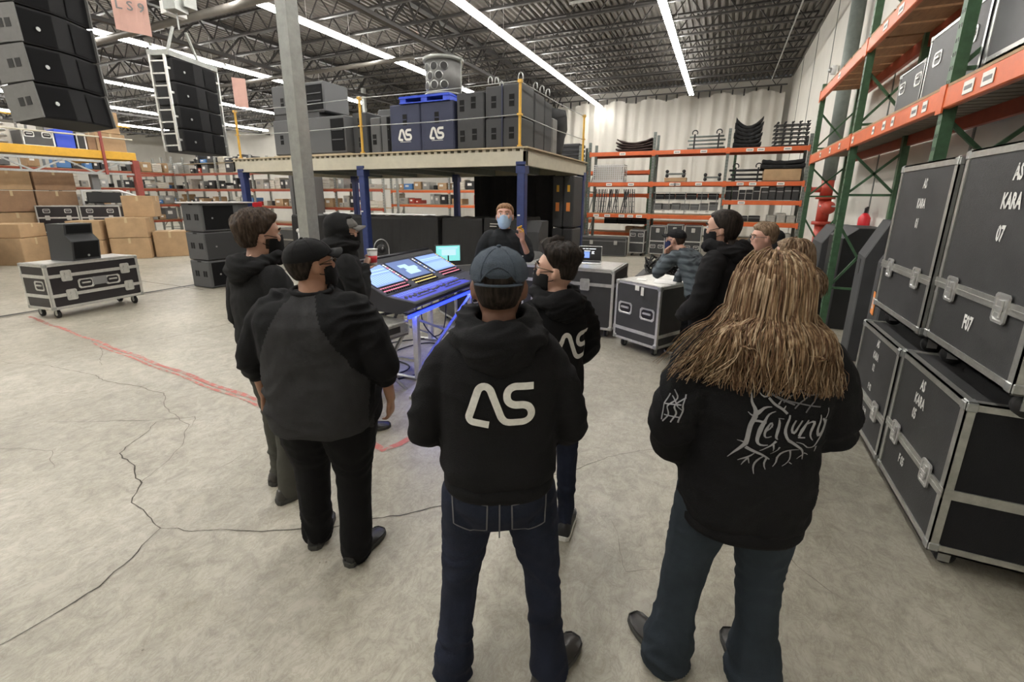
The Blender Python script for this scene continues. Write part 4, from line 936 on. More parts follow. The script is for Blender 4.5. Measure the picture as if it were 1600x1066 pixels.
# ---------------------------------------------------------------- long cluttered shelving at the back left
def shelf_row(label, y, posts, levels, pc, bcs, depth=.8, H=3.6):
    return rack('shelving', label, (0, y, 0), 0, posts, depth, H, [(z, 'board', None) for z in levels], pc=pc, bc=bcs, s=.07, bh=.09, braces=((.3, 1.4),), back=False)
P1 = [-28+2.36*i for i in range(8)]
LV = [.75, 1.45, 2.15, 2.85]
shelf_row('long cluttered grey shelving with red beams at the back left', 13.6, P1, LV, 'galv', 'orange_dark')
P2 = [-13.4, -10.4, -7.2]
shelf_row('cluttered grey shelving behind the platform', 16.4, P2, [.9, 1.55, 2.15, 2.8], 'galv', 'orange')
random.seed(33)
GOODS = [('carton', 'carton', 'small tan carton on the cluttered back left shelving', 'tan cartons on the back left shelving', 'carton'), ('white_box', 'cloth_grey', 'off-white box on the cluttered back left shelving', 'off-white boxes on the back left shelving', 'box'),
         ('dark_box', 'plastic_black', 'black box on the cluttered back left shelving', 'black boxes on the back left shelving', 'box'), ('grey_box', 'plastic_grey', 'grey equipment box on the cluttered back left shelving', 'grey boxes on the back left shelving', 'box'),
         ('blanket_roll', 'cloth_white', 'pale folded blanket on the cluttered back left shelving', 'pale blankets on the back left shelving', 'blanket'), ('red_box', 'red_pipe', 'rusty red box on the cluttered back left shelving', 'rusty red boxes on the back left shelving', 'box'),
         ('blue_box', 'plastic_blue', 'blue box on the cluttered back left shelving', 'blue boxes on the back left shelving', 'box'), ('amplifier', 'steel', 'silver device on the cluttered back left shelving', 'silver devices on the back left shelving', 'device'), ('cable_coil', 'cable', 'black cable coil on the cluttered back left shelving', 'black coils on the back left shelving', 'cable')]
WT = [5, 3, 6, 3, 3, 1.6, 1.2, 3, 4]
def fill(y, posts, levels, hmax, dens=1., top=True, sfx='', xf=None):
    for z in levels:
        for i in range(len(posts)-1):
            x = posts[i]+.08
            while x < posts[i+1]-.25:
                g_ = random.choices(GOODS, WT)[0]; w = random.uniform(.18, .5); h = random.uniform(.14, hmax)
                if x+w > posts[i+1]-.05: break
                if random.random() < dens:
                    t = thing(g_[0], g_[2]+sfx, g_[4], ((x+w/2, y+.32, z+.021) if xf is None else xf(x+w/2, .32, z+.021)), (0 if xf is None else PI/2), g_[3]+sfx)
                    mb = MB()
                    if g_[0] == 'cable_coil':
                        r_ = min(w, .4)/2; k2 = r_*.38
                        for q_ in range(3): mb.tube([((r_-k2)*math.cos(a), (r_-k2)*math.sin(a), k2*.5+q_*k2*.8) for a in [j*PI/7 for j in range(15)]], k2*.6, 5, False)
                        mb.build('coil', g_[1], t, True)
                    elif g_[0] == 'blanket_roll':
                        for q_ in range(4): mb.bb(-w/2-.01*(q_ % 2), -.25, q_*h/4, w/2, .25, (q_+1)*h/4-.004, .015)
                        mb.build('folds', g_[1], t)
                    else:
                        mb.bb(-w/2, -.27, 0, w/2, .27, h, .01); mb.build('box_body', g_[1], t)
                        q = MB(); q.box(-w*.3, -.274, h*.45, w*.1, -.27, h*.75); q.build('box_label', 'white_label' if g_[0] != 'white_box' else 'ink_grey', t)
                x += w+random.uniform(.01, .10)
fill(13.6, P1, [1.47-.02, 2.17-.02, 2.85], .5); fill(13.6, P1[2:5], [3.3], .4)
fill(16.4, P2, [1.57, 2.17, 2.82], .45, .9, True, ' behind the platform')
P3_ = [0, 2.1, 4.2, 6.3]
rack('shelving', 'cluttered grey shelving running away behind the wall of cartons', (-23.6, 7.0, 0), PI/2, P3_, .8, 3.6, [(z, 'board', None) for z in LV], pc='galv', bc='orange_dark', s=.07, bh=.09, braces=((.3, 1.4),), back=False)
fill(0, P3_, [.77, 1.47, 2.17, 2.87], .5, .95, True, ' behind the cartons', lambda a, b, c: (-23.6-b, 7.0+a, c))
MB().box(P1[2]-.1, 13.6, 3.28, P1[4]+.1, 14.4, 3.3).build('top_board', 'plywood_pale'); tag(bpy.data.objects['top_board'], 'top board of the back left shelving with piled goods', 'board')
# tall rolling cabinet
t = thing('rolling_cabinet', 'tall dark cabinet with shelves between shelving and subwoofer stack', 'cabinet', (-14.6, 12.9, 0), R(15)); MB().bb(-.45, -.4, 0, .45, .4, 1.0, .02).build('cabinet_base', 'ink_grey', t); MB().bb(-.45, -.4, 1.0, .45, .4, 2.95, .02).build('cabinet_body', 'plastic_grey', t); MB().box(-.30, -.41, 1.1, .42, -.40, 2.6).build('cabinet_door', 'ink', t); MB().box(-.2, -.42, 2.62, .3, -.405, 2.85).build('white_label', 'white_label', t)
# grey base cabinets near the platform
flight_case('flight_case', 'grey case standing behind the left guy under the shelving', 1.6, .6, .85, (-12.6, 10.6, 0), 0, z0=.08, bands=(.5,), pm='laminate_grey', fm='alu', balls=False)
tag(MB().bb(-12.9, 12.0, 0, -8.6, 12.7, 1.32, .01).build('work_counter', 'white_plastic'), 'long pale counter behind the platform carts', 'counter')
# ================================================================ mixing console on its stand
CL = (-3.06, 4.20); CRZ = R(93.5)
M['screen_blue'] = mat('screen_blue', (.1, .15, .3), .3, emit=(.20, .32, .78), estr=.62)
M['screen_pale'] = mat('screen_pale', (.1, .15, .3), .3, emit=(.40, .58, .82), estr=.75)
M['screen_dim'] = mat('screen_dim', (.1, .12, .2), .3, emit=(.07, .12, .28), estr=.7)
M['screen_teal'] = mat('screen_teal', (.1, .3, .3), .3, emit=(.22, .62, .60), estr=.6)
M['led_pink'] = mat('led_pink', (.5, .1, .2), .4, emit=(1, .25, .35), estr=.8)
M['led_gold'] = mat('led_gold', (.5, .4, .1), .4, emit=(1, .68, .22), estr=.8)
M['led_white'] = mat('led_white', (.7, .7, .7), .4, emit=(.9, .95, 1), estr=.6)
M['fader_lit'] = mat('fader_lit', (.03, .03, .2), .4, emit=(.06, .08, .60), estr=.42)
st = thing('console_stand', 'silver folding aluminium stand with blue light strip under the console', 'stand', (CL[0], CL[1], 0), CRZ)
for sx in (-.62, .62):
    mb = MB(); mb.bb(sx-.03, -.33, .03, sx+.03, -.27, .74, .006); mb.build('leg', 'alu_bright', st)
    mb = MB(); mb.bb(sx-.03, .27, .03, sx+.03, .33, .74, .006); mb.build('leg', 'alu_bright', st)
    MB().tube([(sx-.42*(1 if sx < 0 else 0), -.48, .018), (sx-.06*(1 if sx < 0 else -1), -.42, .02), (sx, -.30, .025), (sx, 0, .03), (sx, .30, .025), (sx, .5, .018)], .02, 8).build('foot', 'alu_bright', st, True)
for y in (-.30, .30):
    MB().bar((-.62, y, .10), (.62, y, .68), .035, .02).build('cross_brace', 'alu', st); MB().bar((.62, y+.03, .10), (-.62, y+.03, .68), .035, .02).build('cross_brace', 'alu', st)
mb = MB(); mb.bar((-.85, -.34, .75), (.85, -.34, .75), .04); mb.bar((-.85, .34, .75), (.85, .34, .75), .04); mb.bar((-.62, -.34, .75), (-.62, .34, .75), .04); mb.bar((.62, -.34, .75), (.62, .34, .75), .04); mb.bar((-.62, -.3, .22), (-.62, .3, .22), .03); mb.bar((.62, -.3, .22), (.62, .3, .22), .03); mb.build('top_frame', 'alu', st)
MB().box(-.84, -.375, .735, .84, -.362, .765).build('light_strip', 'led_blue', st); MB().box(-.80, -.3, .722, .80, -.285, .728).build('light_strip', 'led_blue', st)
cs = thing('mixing_console', 'large mixing console with three lit screens and blue fader panel', 'mixing console', (CL[0], CL[1], 0), CRZ)
W2 = .86
pr = [(-.46, .86), (-.47, .895), (-.12, .935), (.36, 1.165), (.40, 1.20), (.46, 1.19), (.46, 1.10), (.36, .79), (-.28, .775)]
mb = MB(); mb.loft([[(x*.992, y, z) for y, z in pr] for x in (-W2, -W2+.0)] + [[(x, y, z) for y, z in pr] for x in (-W2+.012, W2-.012)] + [[(W2, y, z) for y, z in pr]]); mb.build('console_body', 'console_body', cs)
def P3(x, s, off=.004):   # s 0..1 on fader slope, 1..2 on screen slope
    if s <= 1: a, b = Vector((x, -.455, .897)), Vector((x, -.12, .935)); u = s
    else: a, b = Vector((x, -.12, .935)), Vector((x, .36, 1.165)); u = s-1
    d = (b-a).normalized(); nrm = Vector((0, -d.z, d.y)); return a.lerp(b, u)+nrm*off
def patch(mb, x0, x1, s0, s1, off, th=.0):
    a, b, c, d = P3(x0, s0, off), P3(x1, s0, off), P3(x1, s1, off), P3(x0, s1, off)
    n_ = (b-a).cross(d-a).normalized()*max(.0015, th); mb.add([a-n_, b-n_, c-n_, d-n_, a, b, c, d], [(0, 3, 2, 1), (4, 5, 6, 7), (0, 1, 5, 4), (1, 2, 6, 5), (2, 3, 7, 6), (3, 0, 4, 7)])
mb = MB(); patch(mb, -.84, .84, .03, .98, .003); patch(mb, -.84, .84, 1.02, 1.97, .003); mb.build('top_plate', 'console_top', cs)
for k, (xa, xb) in enumerate(((-.80, -.34), (-.25, .21), (.34, .80))):
    b_ = MB(); patch(b_, xa-.012, xb+.012, 1.25, 1.94, .008, .005); bz = b_.build('screen_bezel', 'console_body', cs)
    q = MB(); patch(q, xa, xb, 1.28, 1.92, .0095, .001); q.build('screen', 'screen_blue' if k != 1 else 'screen_dim', bz)
    q = MB(); patch(q, xa, xb, 1.66 if k == 0 else 1.70, 1.69 if k == 0 else 1.72, .0115, .001)
    if k == 1:
        q = MB(); patch(q, -.12, .10, 1.40, 1.55, .0115, .001); patch(q, -.08, .14, 1.55, 1.66, .0115, .001); patch(q, -.14, .02, 1.66, 1.76, .0115, .001)
    else:
        for i in range(12): patch(q, xa+.015+i*(xb-xa-.03)/12, xa+.015+(i+.72)*(xb-xa-.03)/12, 1.75, 1.79, .0115, .001)
        for i in range(12): patch(q, xa+.015+i*(xb-xa-.03)/12, xa+.015+(i+.3)*(xb-xa-.03)/12, 1.33, 1.60, .0115, .001)
    q.build('screen_graphic', 'screen_pale', bz)
# encoders
for xa, xb, m_ in ((-.80, -.36, 'led_pink'), (-.24, .20, 'led_gold'), (.35, .79, 'led_pink')):
    q = MB(); r2 = MB()
    for i in range(12):
        x = xa+(xb-xa)*(i+.5)/12
        for s_ in (1.07, 1.16): p = P3(x, s_, .004); n_ = (P3(x, s_, 1)-P3(x, s_, 0)).normalized(); r2.tube([p, p+n_*.016], .011, 8)
        patch(q, x-.014, x+.014, 1.115, 1.135, .006, .001); patch(q, x-.012, x+.012, 1.21, 1.225, .006, .001)
    q.build('encoder_lights', m_, cs); o = r2.build('encoders', 'plastic_black', cs); o['kind'] = 'stuff'; 
for x in (-.30, .275, .82):
    q = MB(); w_ = MB()
    for i in range(12): patch(q if i % 3 else w_, x-.012, x+.012, 1.25+i*.056, 1.285+i*.056, .007, .001)
    q.build('meter_column', 'led_white' if x < .8 else 'led_gold', cs); w_.build('meter_column', 'led_pink' if x < 0 else 'screen_blue', cs)
# fader bed
mb = MB(); patch(mb, -.80, .40, .12, .93, .005, .001); mb.build('fader_panel', 'fader_lit', cs)
for xa, xb in ((-.66, -.30), (-.10, .26), (.55, .61), (.68, .78)):
    q = MB(); patch(q, xa, xb, .26, .33, .008, .001); q.build('fader_slot', 'ink', cs)
q = MB(); r2 = MB(); random.seed(8)
for i in range(36):
    x = -.78+i*.0325+(.03 if i > 12 else 0)+(.03 if i > 24 else 0)
    s_ = .42+.1*random.random(); p = P3(x, s_, .01); r2.cb(p, (.016, .03, .012)); patch(q, x-.006, x+.006, .70, .76, .007, .001); patch(q, x-.006, x+.006, .82, .87, .007, .001)
o = r2.build('fader_caps', 'plastic_grey', cs); o['kind'] = 'stuff'; o = q.build('button_lights', 'screen_blue', cs); o['kind'] = 'stuff'
mb = MB(); mb.tube([(-.85, .44, 1.205), (.85, .44, 1.205)], .022, 8); mb.build('rear_lip', 'console_body', cs, True)
bl = bpy.data.lights.new('console_glow', 'AREA'); bl.shape = 'RECTANGLE'; bl.size = 1.6; bl.size_y = .03; bl.energy = 6; bl.color = (.08, .12, 1)
bo = bpy.data.objects.new('console_glow', bl); COL.objects.link(bo); bo.parent = st; bo.location = (0, -.32, .715); bo.rotation_euler = (0, 0, 0)
# small rack unit hanging at the left end
t = thing('rack_unit', 'silver two-handled rack unit at the left end of the console stand', 'rack unit', (CL[0]+.18, CL[1]-1.02, .60), CRZ+R(-12))
MB().bb(-.24, -.2, 0, .24, .2, .12, .006).build('unit_body', 'alu', t); MB().box(-.23, -.204, .01, .23, -.199, .11).build('front_plate', 'steel', t)
for x in (-.2, .2): MB().tube([(x, -.2, .02), (x, -.235, .02), (x, -.235, .10), (x, -.2, .10)], .008, 6).build('handle', 'alu_bright', t, True)
MB().box(-.10, -.207, .03, .12, -.203, .09).build('display_window', 'ink', t)
tl = thing('unit_tray', 'low folding table carrying the silver rack unit', 'small table', (CL[0]+.12, CL[1]-1.05, 0), CRZ+R(-12))
MB().box(-.28, -.24, .575, .28, .24, .595).build('tray_top', 'ink_grey', tl)
mb = MB(); mb.bar((-.25, -.2, 0), (.25, -.2, .575), .025); mb.bar((.25, -.2, 0), (-.25, -.2, .575), .025); mb.bar((-.25, .2, 0), (.25, .2, .575), .025); mb.bar((.25, .2, 0), (-.25, .2, .575), .025); mb.build('folding_legs', 'alu', tl)
# cables on the floor
def cable(label, pts, r=.008, seed=1, m='cable', smooth=3):
    P = [Vector(p) for p in pts]
    for _ in range(smooth):
        Q = [P[0]]
        for a, b in zip(P[:-1], P[1:]): Q += [a*.75+b*.25, a*.25+b*.75]
        Q.append(P[-1]); P = Q
    return tag(MB().tube(P, r, 6).build('cable', m, None, True), label, 'cable')
cable('dark cable looping on the floor under the console', [(-3.3, 3.4, .6), (-3.2, 3.3, .01), (-2.9, 3.9, .01), (-3.6, 4.0, .01), (-3.4, 4.8, .012), (-2.8, 4.5, .01), (-3.2, 4.3, .35), (-3.2, 4.4, .72)], .008)
cable('second black cable hanging from the console to a floor coil', [(-3.0, 4.6, .72), (-3.1, 4.7, .2), (-3.4, 4.9, .01), (-3.9, 4.4, .01), (-3.5, 3.9, .014), (-3.9, 3.6, .01), (-4.4, 4.0, .01)], .008)
cable('cable with connector lump near the left foot of the stand', [(-3.75, 3.2, .01), (-3.4, 3.35, .012), (-3.15, 3.1, .02), (-3.0, 3.4, .01), (-2.7, 3.9, .01)], .010)
t = thing('connector_block', 'small black connector block lying on the floor cable', 'connector', (-3.3, 3.3, 0)); mb = MB(); mb.bb(-.06, -.04, 0, .06, .04, .06, .01); mb.tube([(0, 0, .05), (.02, .02, .14)], .03, 8); mb.build('block_body', 'plastic_black', t)
# ---------------------------------------------------------------- chairs, fan, monitors behind the console
def chair(label, loc, rz):
    t = thing('office_chair', label, 'chair', loc, rz)
    mb = MB(); rows_ = []
    for i in range(7):
        z = .62+i*.06; w = .24*math.sin(PI*(.28+.5*(i/6)**.9)); w = .25*(1-((i-2.5)/5.2)**4) if i < 6 else .17
        rows_.append([(-w, .0+.03*(1), z), (-w*.5, .02, z+(.01 if i == 6 else 0)), (0, .03, z+(.02 if i == 6 else 0)), (w*.5, .02, z+(.01 if i == 6 else 0)), (w, .03, z), (w, .06, z), (0, .065, z+(.02 if i == 6 else 0)), (-w, .06, z)])
    mb.loft(rows_); mb.build('backrest', 'ink_grey', t, False)
    MB().bb(-.24, -.48, .43, .24, -.02, .50, .03).build('seat', 'cloth_black', t); MB().bar((0, .04, .46), (0, .05, .7), .05).build('back_bar', 'plastic_black', t)
    MB().tube([(0, -.25, .08), (0, -.25, .43)], .03, 10).build('gas_column', 'plastic_black', t, True)
    for k in range(5):
        a = k*2*PI/5; c, s = math.cos(a), math.sin(a); lg = MB().bar((0, -.25, .10), (.28*c, -.25+.28*s, .06), .04).build('leg', 'plastic_black', t); MB().sph((.28*c, -.25+.28*s, .03), .03, 8, 6).build('wheel', 'rubber', lg, True)
    return t
chair('dark office chair behind the left half of the console', (-4.75, 4.55, 0), R(-70)); chair('dark office chair behind the right half of the console', (-4.35, 5.7, 0), R(-60)); chair('dark chair behind the raised hand of the bearded man', (-2.9, 7.1, 0), R(20))
t = thing('desk_fan', 'small round fan in an arched hoop on a stand behind the console', 'fan', (-4.45, 5.15, 0), R(60))
mb = MB(); mb.tube([(.11*math.cos(a), 0, 1.14+.14*math.sin(a)) for a in [i*PI/14 for i in range(15)]], .008, 6); mb.tube([(-.11, 0, 1.14), (-.11, 0, .95)], .008, 6); mb.tube([(.11, 0, 1.14), (.11, 0, .95)], .008, 6); mb.build('hoop', 'steel', t, True)
mb = MB(); mb.sph((0, 0, 1.14), (.07, .04, .07), 14, 8); mb.build('fan_head', 'plastic_black', t, True); MB().sph((0, -.035, 1.15), .022, 8, 6).build('hub', 'plastic_grey', t, True)
mb = MB(); mb.tube([(0, 0, .02), (0, 0, .95)], .015, 8); mb.tube([(0, 0, 0), (0, 0, .02)], .16, 16); mb.bar((-.11, 0, .95), (.11, 0, .95), .02); mb.build('fan_stand', 'plastic_black', t, True)
dk = flight_case('flight_case', 'black work case with the teal monitor on it, behind the console', 1.2, .7, .82, (-3.35, 6.15, 0), R(55), z0=.1, bands=(.6,), handles=((-.3, .4), (.3, .4)), pm='laminate', fm='alu_bright', e=.03)
t = thing('monitor', 'flat monitor glowing pale teal behind the right end of the console', 'monitor', (-3.72, 5.78, .825), R(48))
MB().bb(-.20, -.015, .10, .20, .015, .36, .005).build('monitor_case', 'plastic_black', t); mb = MB(); mb.box(-.185, -.018, .115, .185, -.0155, .345); sc_ = mb.build('screen', 'screen_teal', t)
mb = MB(); mb.box(-.10, -.0195, .20, .12, -.018, .29); mb.box(-.15, -.0195, .30, .15, -.018, .32); mb.build('screen_graphic', 'screen_pale', sc_)
mb = MB(); mb.bar((0, .0, .01), (0, .0, .2), .04, .02); mb.box(-.1, -.07, 0, .1, .07, .012); mb.build('monitor_foot', 'plastic_black', t)
t = thing('console_wing', 'grey keyboard section to the right of the console end', 'keyboard', (-3.0, 5.55, .825), R(75)); MB().bb(-.2, -.13, 0, .2, .13, .045, .008).build('key_base', 'plastic_grey', t); mb = MB()
for i in range(9):
    for j_ in range(3): mb.box(-.18+i*.04, -.10+j_*.05, .045, -.15+i*.04, -.06+j_*.05, .055)
mb.build('keys', 'white_plastic', t)['kind'] = 'stuff'
# ---------------------------------------------------------------- cases right of the console
cB = flight_case('flight_case', 'wide waist-high black case carrying the open laptop', 1.36, .85, .95, (-1.88, 6.34, 0), R(-1), z0=.12, bands=(.74,), latches=((.28, .735), (-.36, .735)), handles=((.22, .42), (-.42, .42)), side_handles=((0, .5),), pm='laminate', fm='alu_bright', e=.035, hs=1.2)
MB().box(-.64, -.38, .951, .64, .38, .955).build('top_sheet', 'alu_bright', cB)
mb = on_front(text_mb('00Y-5', .075, .8, .003), -.42, .82, -.423); mb.build('stencil', 'stencil', cB)
cA = flight_case('flight_case', 'black two-handled case in front of the leaning man', .68, .86, .88, (-.63, 5.90, 0), R(-30), z0=.12, bands=(.27,), handles=((-.17, .54), (.17, .52)), pm='laminate', fm='alu_bright', e=.032, hs=1.25)
MB().box(-.31, -.40, .881, .31, .40, .884).build('top_sheet', 'alu', cA)
mb = MB(); mb.box(-.03, -.434, .79, .03, -.431, .85); mb.box(.06, -.434, .74, .10, -.431, .84); mb.build('sticker', 'white_label', cA)
pp = tag(MB().box(-.68, 5.6, .886, -.42, 5.9, .888).build('paper_sheet', 'paper'), 'white paper sheet lying on the case in front of the leaning man', 'paper')
pp = tag(MB().box(-.90, 5.72, .886, -.78, 5.86, .888).build('paper_slip', 'paper'), 'small white slip on the left corner of the same case', 'paper')
lp = thing('laptop', 'open laptop with dark desktop and blue window on the wide case', 'laptop', (-1.70, 6.45, .956), R(12))
MB().bb(-.17, -.12, 0, .17, .12, .016, .004).build('laptop_base', 'alu_bright', lp); mb = MB(); mb.box(-.15, -.03, .016, .15, .09, .018); mb.build('keyboard', 'ink', lp)
mb = MB(); mb.bb(-.17, .12, .01, .17, .13, .235, .003); ld = mb.build('laptop_lid', 'alu_bright', lp)
MB().box(-.162, .1175, .022, .162, .1195, .228).build('screen', 'ink', lp)
mb = MB(); mb.box(-.10, .1165, .06, -.01, .1175, .15); mb.build('blue_window', 'screen_blue', lp)
mb = MB(); 
for i, (a, b, z) in enumerate(((-.14, -.08, .19), (-.07, -.03, .19), (-.02, .08, .19), (-.1, .0, .158), (.02, .06, .15), (.02, .05, .135), (.02, .06, .12))): mb.box(a, .1165, z, b, .1175, z+.009)
mb.build('text_lines', 'led_white', lp)
# cable heap on a case behind
box_thing('flight_case', 'low black case behind, buried under a cable heap', 'flight case', -1.15, 7.15, 0, .15, 8.0, .70, 'laminate')
t = thing('cable_heap', 'tangled black cable heap on the case behind the leaning man', 'cables', (-.72, 7.55, .70)); random.seed(12); mb = MB()
for k in range(16):
    cx_, cy_, r_ = random.uniform(-.2, .2), random.uniform(-.2, .2), random.uniform(.08, .18); tz = random.uniform(.03, .22)
    mb.tube([(cx_+r_*math.cos(a)*1.3, cy_+r_*math.sin(a), max(.015, tz+.08*math.sin(a*2+k))) for a in [j*PI/9 for j in range(19)]], .014, 5)
o = mb.build('tangle', 'cable', t, True); o['kind'] = 'stuff'
t = thing('black_bag', 'soft black bag on the case beside the leaning man', 'bag', (-.12, 7.5, .71)); mb = MB(); mb.sph((0, 0, .13), (.26, .2, .13), 16, 8); mb.build('bag_body', 'cloth_black', t, True); MB().tube([(-.12, 0, .24), (-.05, 0, .33), (.08, 0, .32), (.14, 0, .23)], .014, 6).build('strap', 'cloth_black', t, True)
# stuff between rack and people at right (headset / jacket on stand)
t = thing('clothes_pile', 'dark jacket pile on a case behind the dark-haired tall man', 'jacket', (.75, 9.2, 0)); mb = MB(); random.seed(2)
for (x, y, z, r_) in ((0, 0, 1.05, .35), (.3, .1, .92, .3), (-.25, .05, .93, .28), (.1, 0, 1.25, .2)): mb.sph((x, y, z), (r_, r_*.8, r_*.7), 14, 8)
mb.build('jacket', 'cloth_black', t, True); MB().bb(-.5, -.35, 0, .6, .4, .78, .02).build('case_below', 'laminate', t)
# ================================================================ people
mk('skin_light', (.52, .31, .23), .5, var=.06, scale=30); mk('skin_tan', (.36, .19, .12), .5, var=.06, scale=30); mk('skin_brown', (.17, .085, .055), .5, var=.08, scale=30)
mk('skin_pink', (.60, .34, .26), .5, var=.06, scale=30)
def fabric(name, col, rough=.9, var=.12, bump=.35, bs=260, sheen=.0):
    m = mat(name, col, rough, var=var, scale=5, bump=bump, bscale=bs, spec=.2, sheen=sheen); return m
for k_, c_ in dict(hoodie_black=(.0085, .0085, .0095), hoodie_dark=(.011, .0105, .0115), hoodie_soft=(.015, .015, .016), tee_grey=(.036, .036, .038), sleeve_black=(.009, .009, .010), pants_black=(.0075, .0075, .0085), pants_grey=(.075, .075, .065), shirt_dark=(.018, .020, .023)).items(): M[k_] = fabric(k_, c_)
M['jeans_navy'] = fabric('jeans_navy', (.014, .018, .034), .85, .45, .4, 400); M['jeans_slate'] = fabric('jeans_slate', (.030, .040, .052), .85, .22, .4, 400)
M['denim_cap'] = fabric('denim_cap', (.058, .074, .096), .85, .35, .4, 300); M['cap_black'] = fabric('cap_black', (.010, .010, .011), .8); M['cap_grey'] = fabric('cap_grey', (.16, .155, .145), .8)
M['mask_black'] = fabric('mask_black', (.012, .012, .013), .8, .1, .2, 200); M['mask_blue'] = fabric('mask_blue', (.36, .50, .68), .7, .06, .1, 200); M['mask_navy'] = fabric('mask_navy', (.018, .025, .075), .8, .1, .2, 200)
mk('shoe_black', (.012, .012, .013), .5); mk('shoe_leather', (.030, .027, .024), .38); mk('sole_white', (.72, .72, .68), .5); mk('sole_dark', (.05, .05, .045), .7)
mk('eye_white', (.7, .68, .65), .3); mk('eye_dark', (.02, .015, .01), .2); mk('glasses', (.10, .055, .02), .3, metal=.4); mk('glasses_dark', (.02, .02, .02), .3)
mk('print_grey', (.30, .30, .31), .8, var=.15, scale=30); mk('print_soft', (.13, .13, .14), .8)
def plaid():
    m = bpy.data.materials.new('plaid'); m.use_nodes = True; n = m.node_tree.nodes; l = m.node_tree.links; b = n['Principled BSDF']; b.inputs['Roughness'].default_value = .9
    tc = n.new('ShaderNodeTexCoord'); cols = []
    for ax in ('X', 'Z'):
        w = n.new('ShaderNodeTexWave'); w.wave_type = 'BANDS'; w.bands_direction = ax; w.inputs['Scale'].default_value = 4.2; w.inputs['Distortion'].default_value = 2.5; w.inputs['Detail'].default_value = 2; l.new(tc.outputs['Object'], w.inputs['Vector']); cols.append(w)
    a = n.new('ShaderNodeMath'); a.operation = 'MULTIPLY_ADD'; l.new(cols[0].outputs['Fac'], a.inputs[0]); a.inputs[1].default_value = .5; l.new(cols[1].outputs['Fac'], a.inputs[2])
    r = n.new('ShaderNodeValToRGB'); e = r.color_ramp.elements; e[0].position = .25; e[0].color = (.028, .036, .045, 1); e[1].position = 1.35/1.5; e[1].color = (.085, .105, .12, 1); l.new(a.outputs[0], r.inputs[0]); l.new(r.outputs[0], b.inputs['Base Color']); return m
M['plaid'] = plaid()
def hairmat(name, a, b_, c_):
    m = bpy.data.materials.new(name); m.use_nodes = True; n = m.node_tree.nodes; l = m.node_tree.links; b = n['Principled BSDF']; b.inputs['Roughness'].default_value = .6; b.inputs['Specular IOR Level'].default_value = .15
    tc = n.new('ShaderNodeTexCoord'); mp = n.new('ShaderNodeMapping'); mp.inputs['Scale'].default_value = (1, 1, .12); l.new(tc.outputs['Object'], mp.inputs[0])
    t = n.new('ShaderNodeTexNoise'); t.inputs['Scale'].default_value = 90; t.inputs['Detail'].default_value = 6; l.new(mp.outputs[0], t.inputs['Vector'])
    r = n.new('ShaderNodeValToRGB'); e = r.color_ramp.elements; e[0].position = .35; e[0].color = a+(1,); e[1].position = .65; e[1].color = c_+(1,); e.new(.5).color = b_+(1,); l.new(t.outputs['Fac'], r.inputs[0]); l.new(r.outputs[0], b.inputs['Base Color'])
    bp = n.new('ShaderNodeBump'); bp.inputs['Strength'].default_value = .5; bp.inputs['Distance'].default_value = .004; l.new(t.outputs['Fac'], bp.inputs['Height']); l.new(bp.outputs[0], b.inputs['Normal']); return m
M['hair_dark'] = hairmat('hair_dark', (.010, .007, .006), (.020, .015, .012), (.035, .027, .022)); M['hair_brown'] = hairmat('hair_brown', (.020, .013, .009), (.045, .030, .021), (.075, .052, .037))
M['hair_blond'] = hairmat('hair_blond', (.11, .065, .032), (.22, .14, .078), (.34, .235, .14)); M['hair_pale'] = hairmat('hair_pale', (.20, .14, .085), (.34, .25, .16), (.48, .37, .25)); M['hair_auburn'] = hairmat('hair_auburn', (.07, .036, .02), (.13, .072, .04), (.20, .12, .07)); M['hair_ginger'] = hairmat('hair_ginger', (.12, .06, .03), (.22, .12, .06), (.32, .19, .10)); M['hair_light'] = hairmat('hair_light', (.10, .065, .04), (.20, .135, .085), (.30, .22, .15))

def voxel(mb, vs, sm=3, name='g'):
    "union of closed pieces -> one continuous surface"
    me = bpy.data.meshes.new(name); me.from_pydata(mb.v, [], mb.f); ob = bpy.data.objects.new(name, me); COL.objects.link(ob)
    m = ob.modifiers.new('r', 'REMESH'); m.mode = 'VOXEL'; m.voxel_size = vs
    if sm: s_ = ob.modifiers.new('s', 'SMOOTH'); s_.iterations = sm; s_.factor = .5
    dg = bpy.context.evaluated_depsgraph_get(); out = bpy.data.meshes.new_from_object(ob.evaluated_get(dg))
    bpy.data.objects.remove(ob); bpy.data.meshes.remove(me); out.polygons.foreach_set('use_smooth', [True]*len(out.polygons)); return out
def wrinkle(me, amp=.008, sc_=9., seed=0., zs=1.9, zfun=None):
    n = len(me.vertices); 
    ns = [v.normal.copy() for v in me.vertices]
    for v, nn in zip(me.vertices, ns):
        c = v.co; p = Vector((c.x*sc_*.55+seed, c.y*sc_*.55, c.z*sc_*zs+2.5*noise.noise(Vector((c.x*4, c.y*4+seed, c.z*3)))))
        r_ = 1-abs(noise.noise(p))*2.2; q = noise.noise(c*22+Vector((seed, 0, 0)))
        a = amp*(zfun(c) if zfun else 1.)
        v.co = c+nn*(a*(r_-.45)+amp*.25*q)
    me.update()
def limb(mb, pts, rad, n=14, fl=1., sub=3):
    P = [Vector(p) for p in pts]; Q = []; Rr = []
    for i in range(len(P)-1):
        for k in range(sub): u = k/sub; Q.append(P[i].lerp(P[i+1], u)); Rr.append(rad[i]+(rad[i+1]-rad[i])*u)
    Q.append(P[-1]); Rr.append(rad[-1])
    for _ in range(1):
        Q = [Q[0]]+[(Q[i-1]+Q[i]*2+Q[i+1])/4 for i in range(1, len(Q)-1)]+[Q[-1]]
    mb.sph(Q[0], Rr[0]*.98, 12, 8); mb.sph(Q[-1], Rr[-1]*.98, 12, 8); mb.tube(Q, Rr, n, flat=fl)
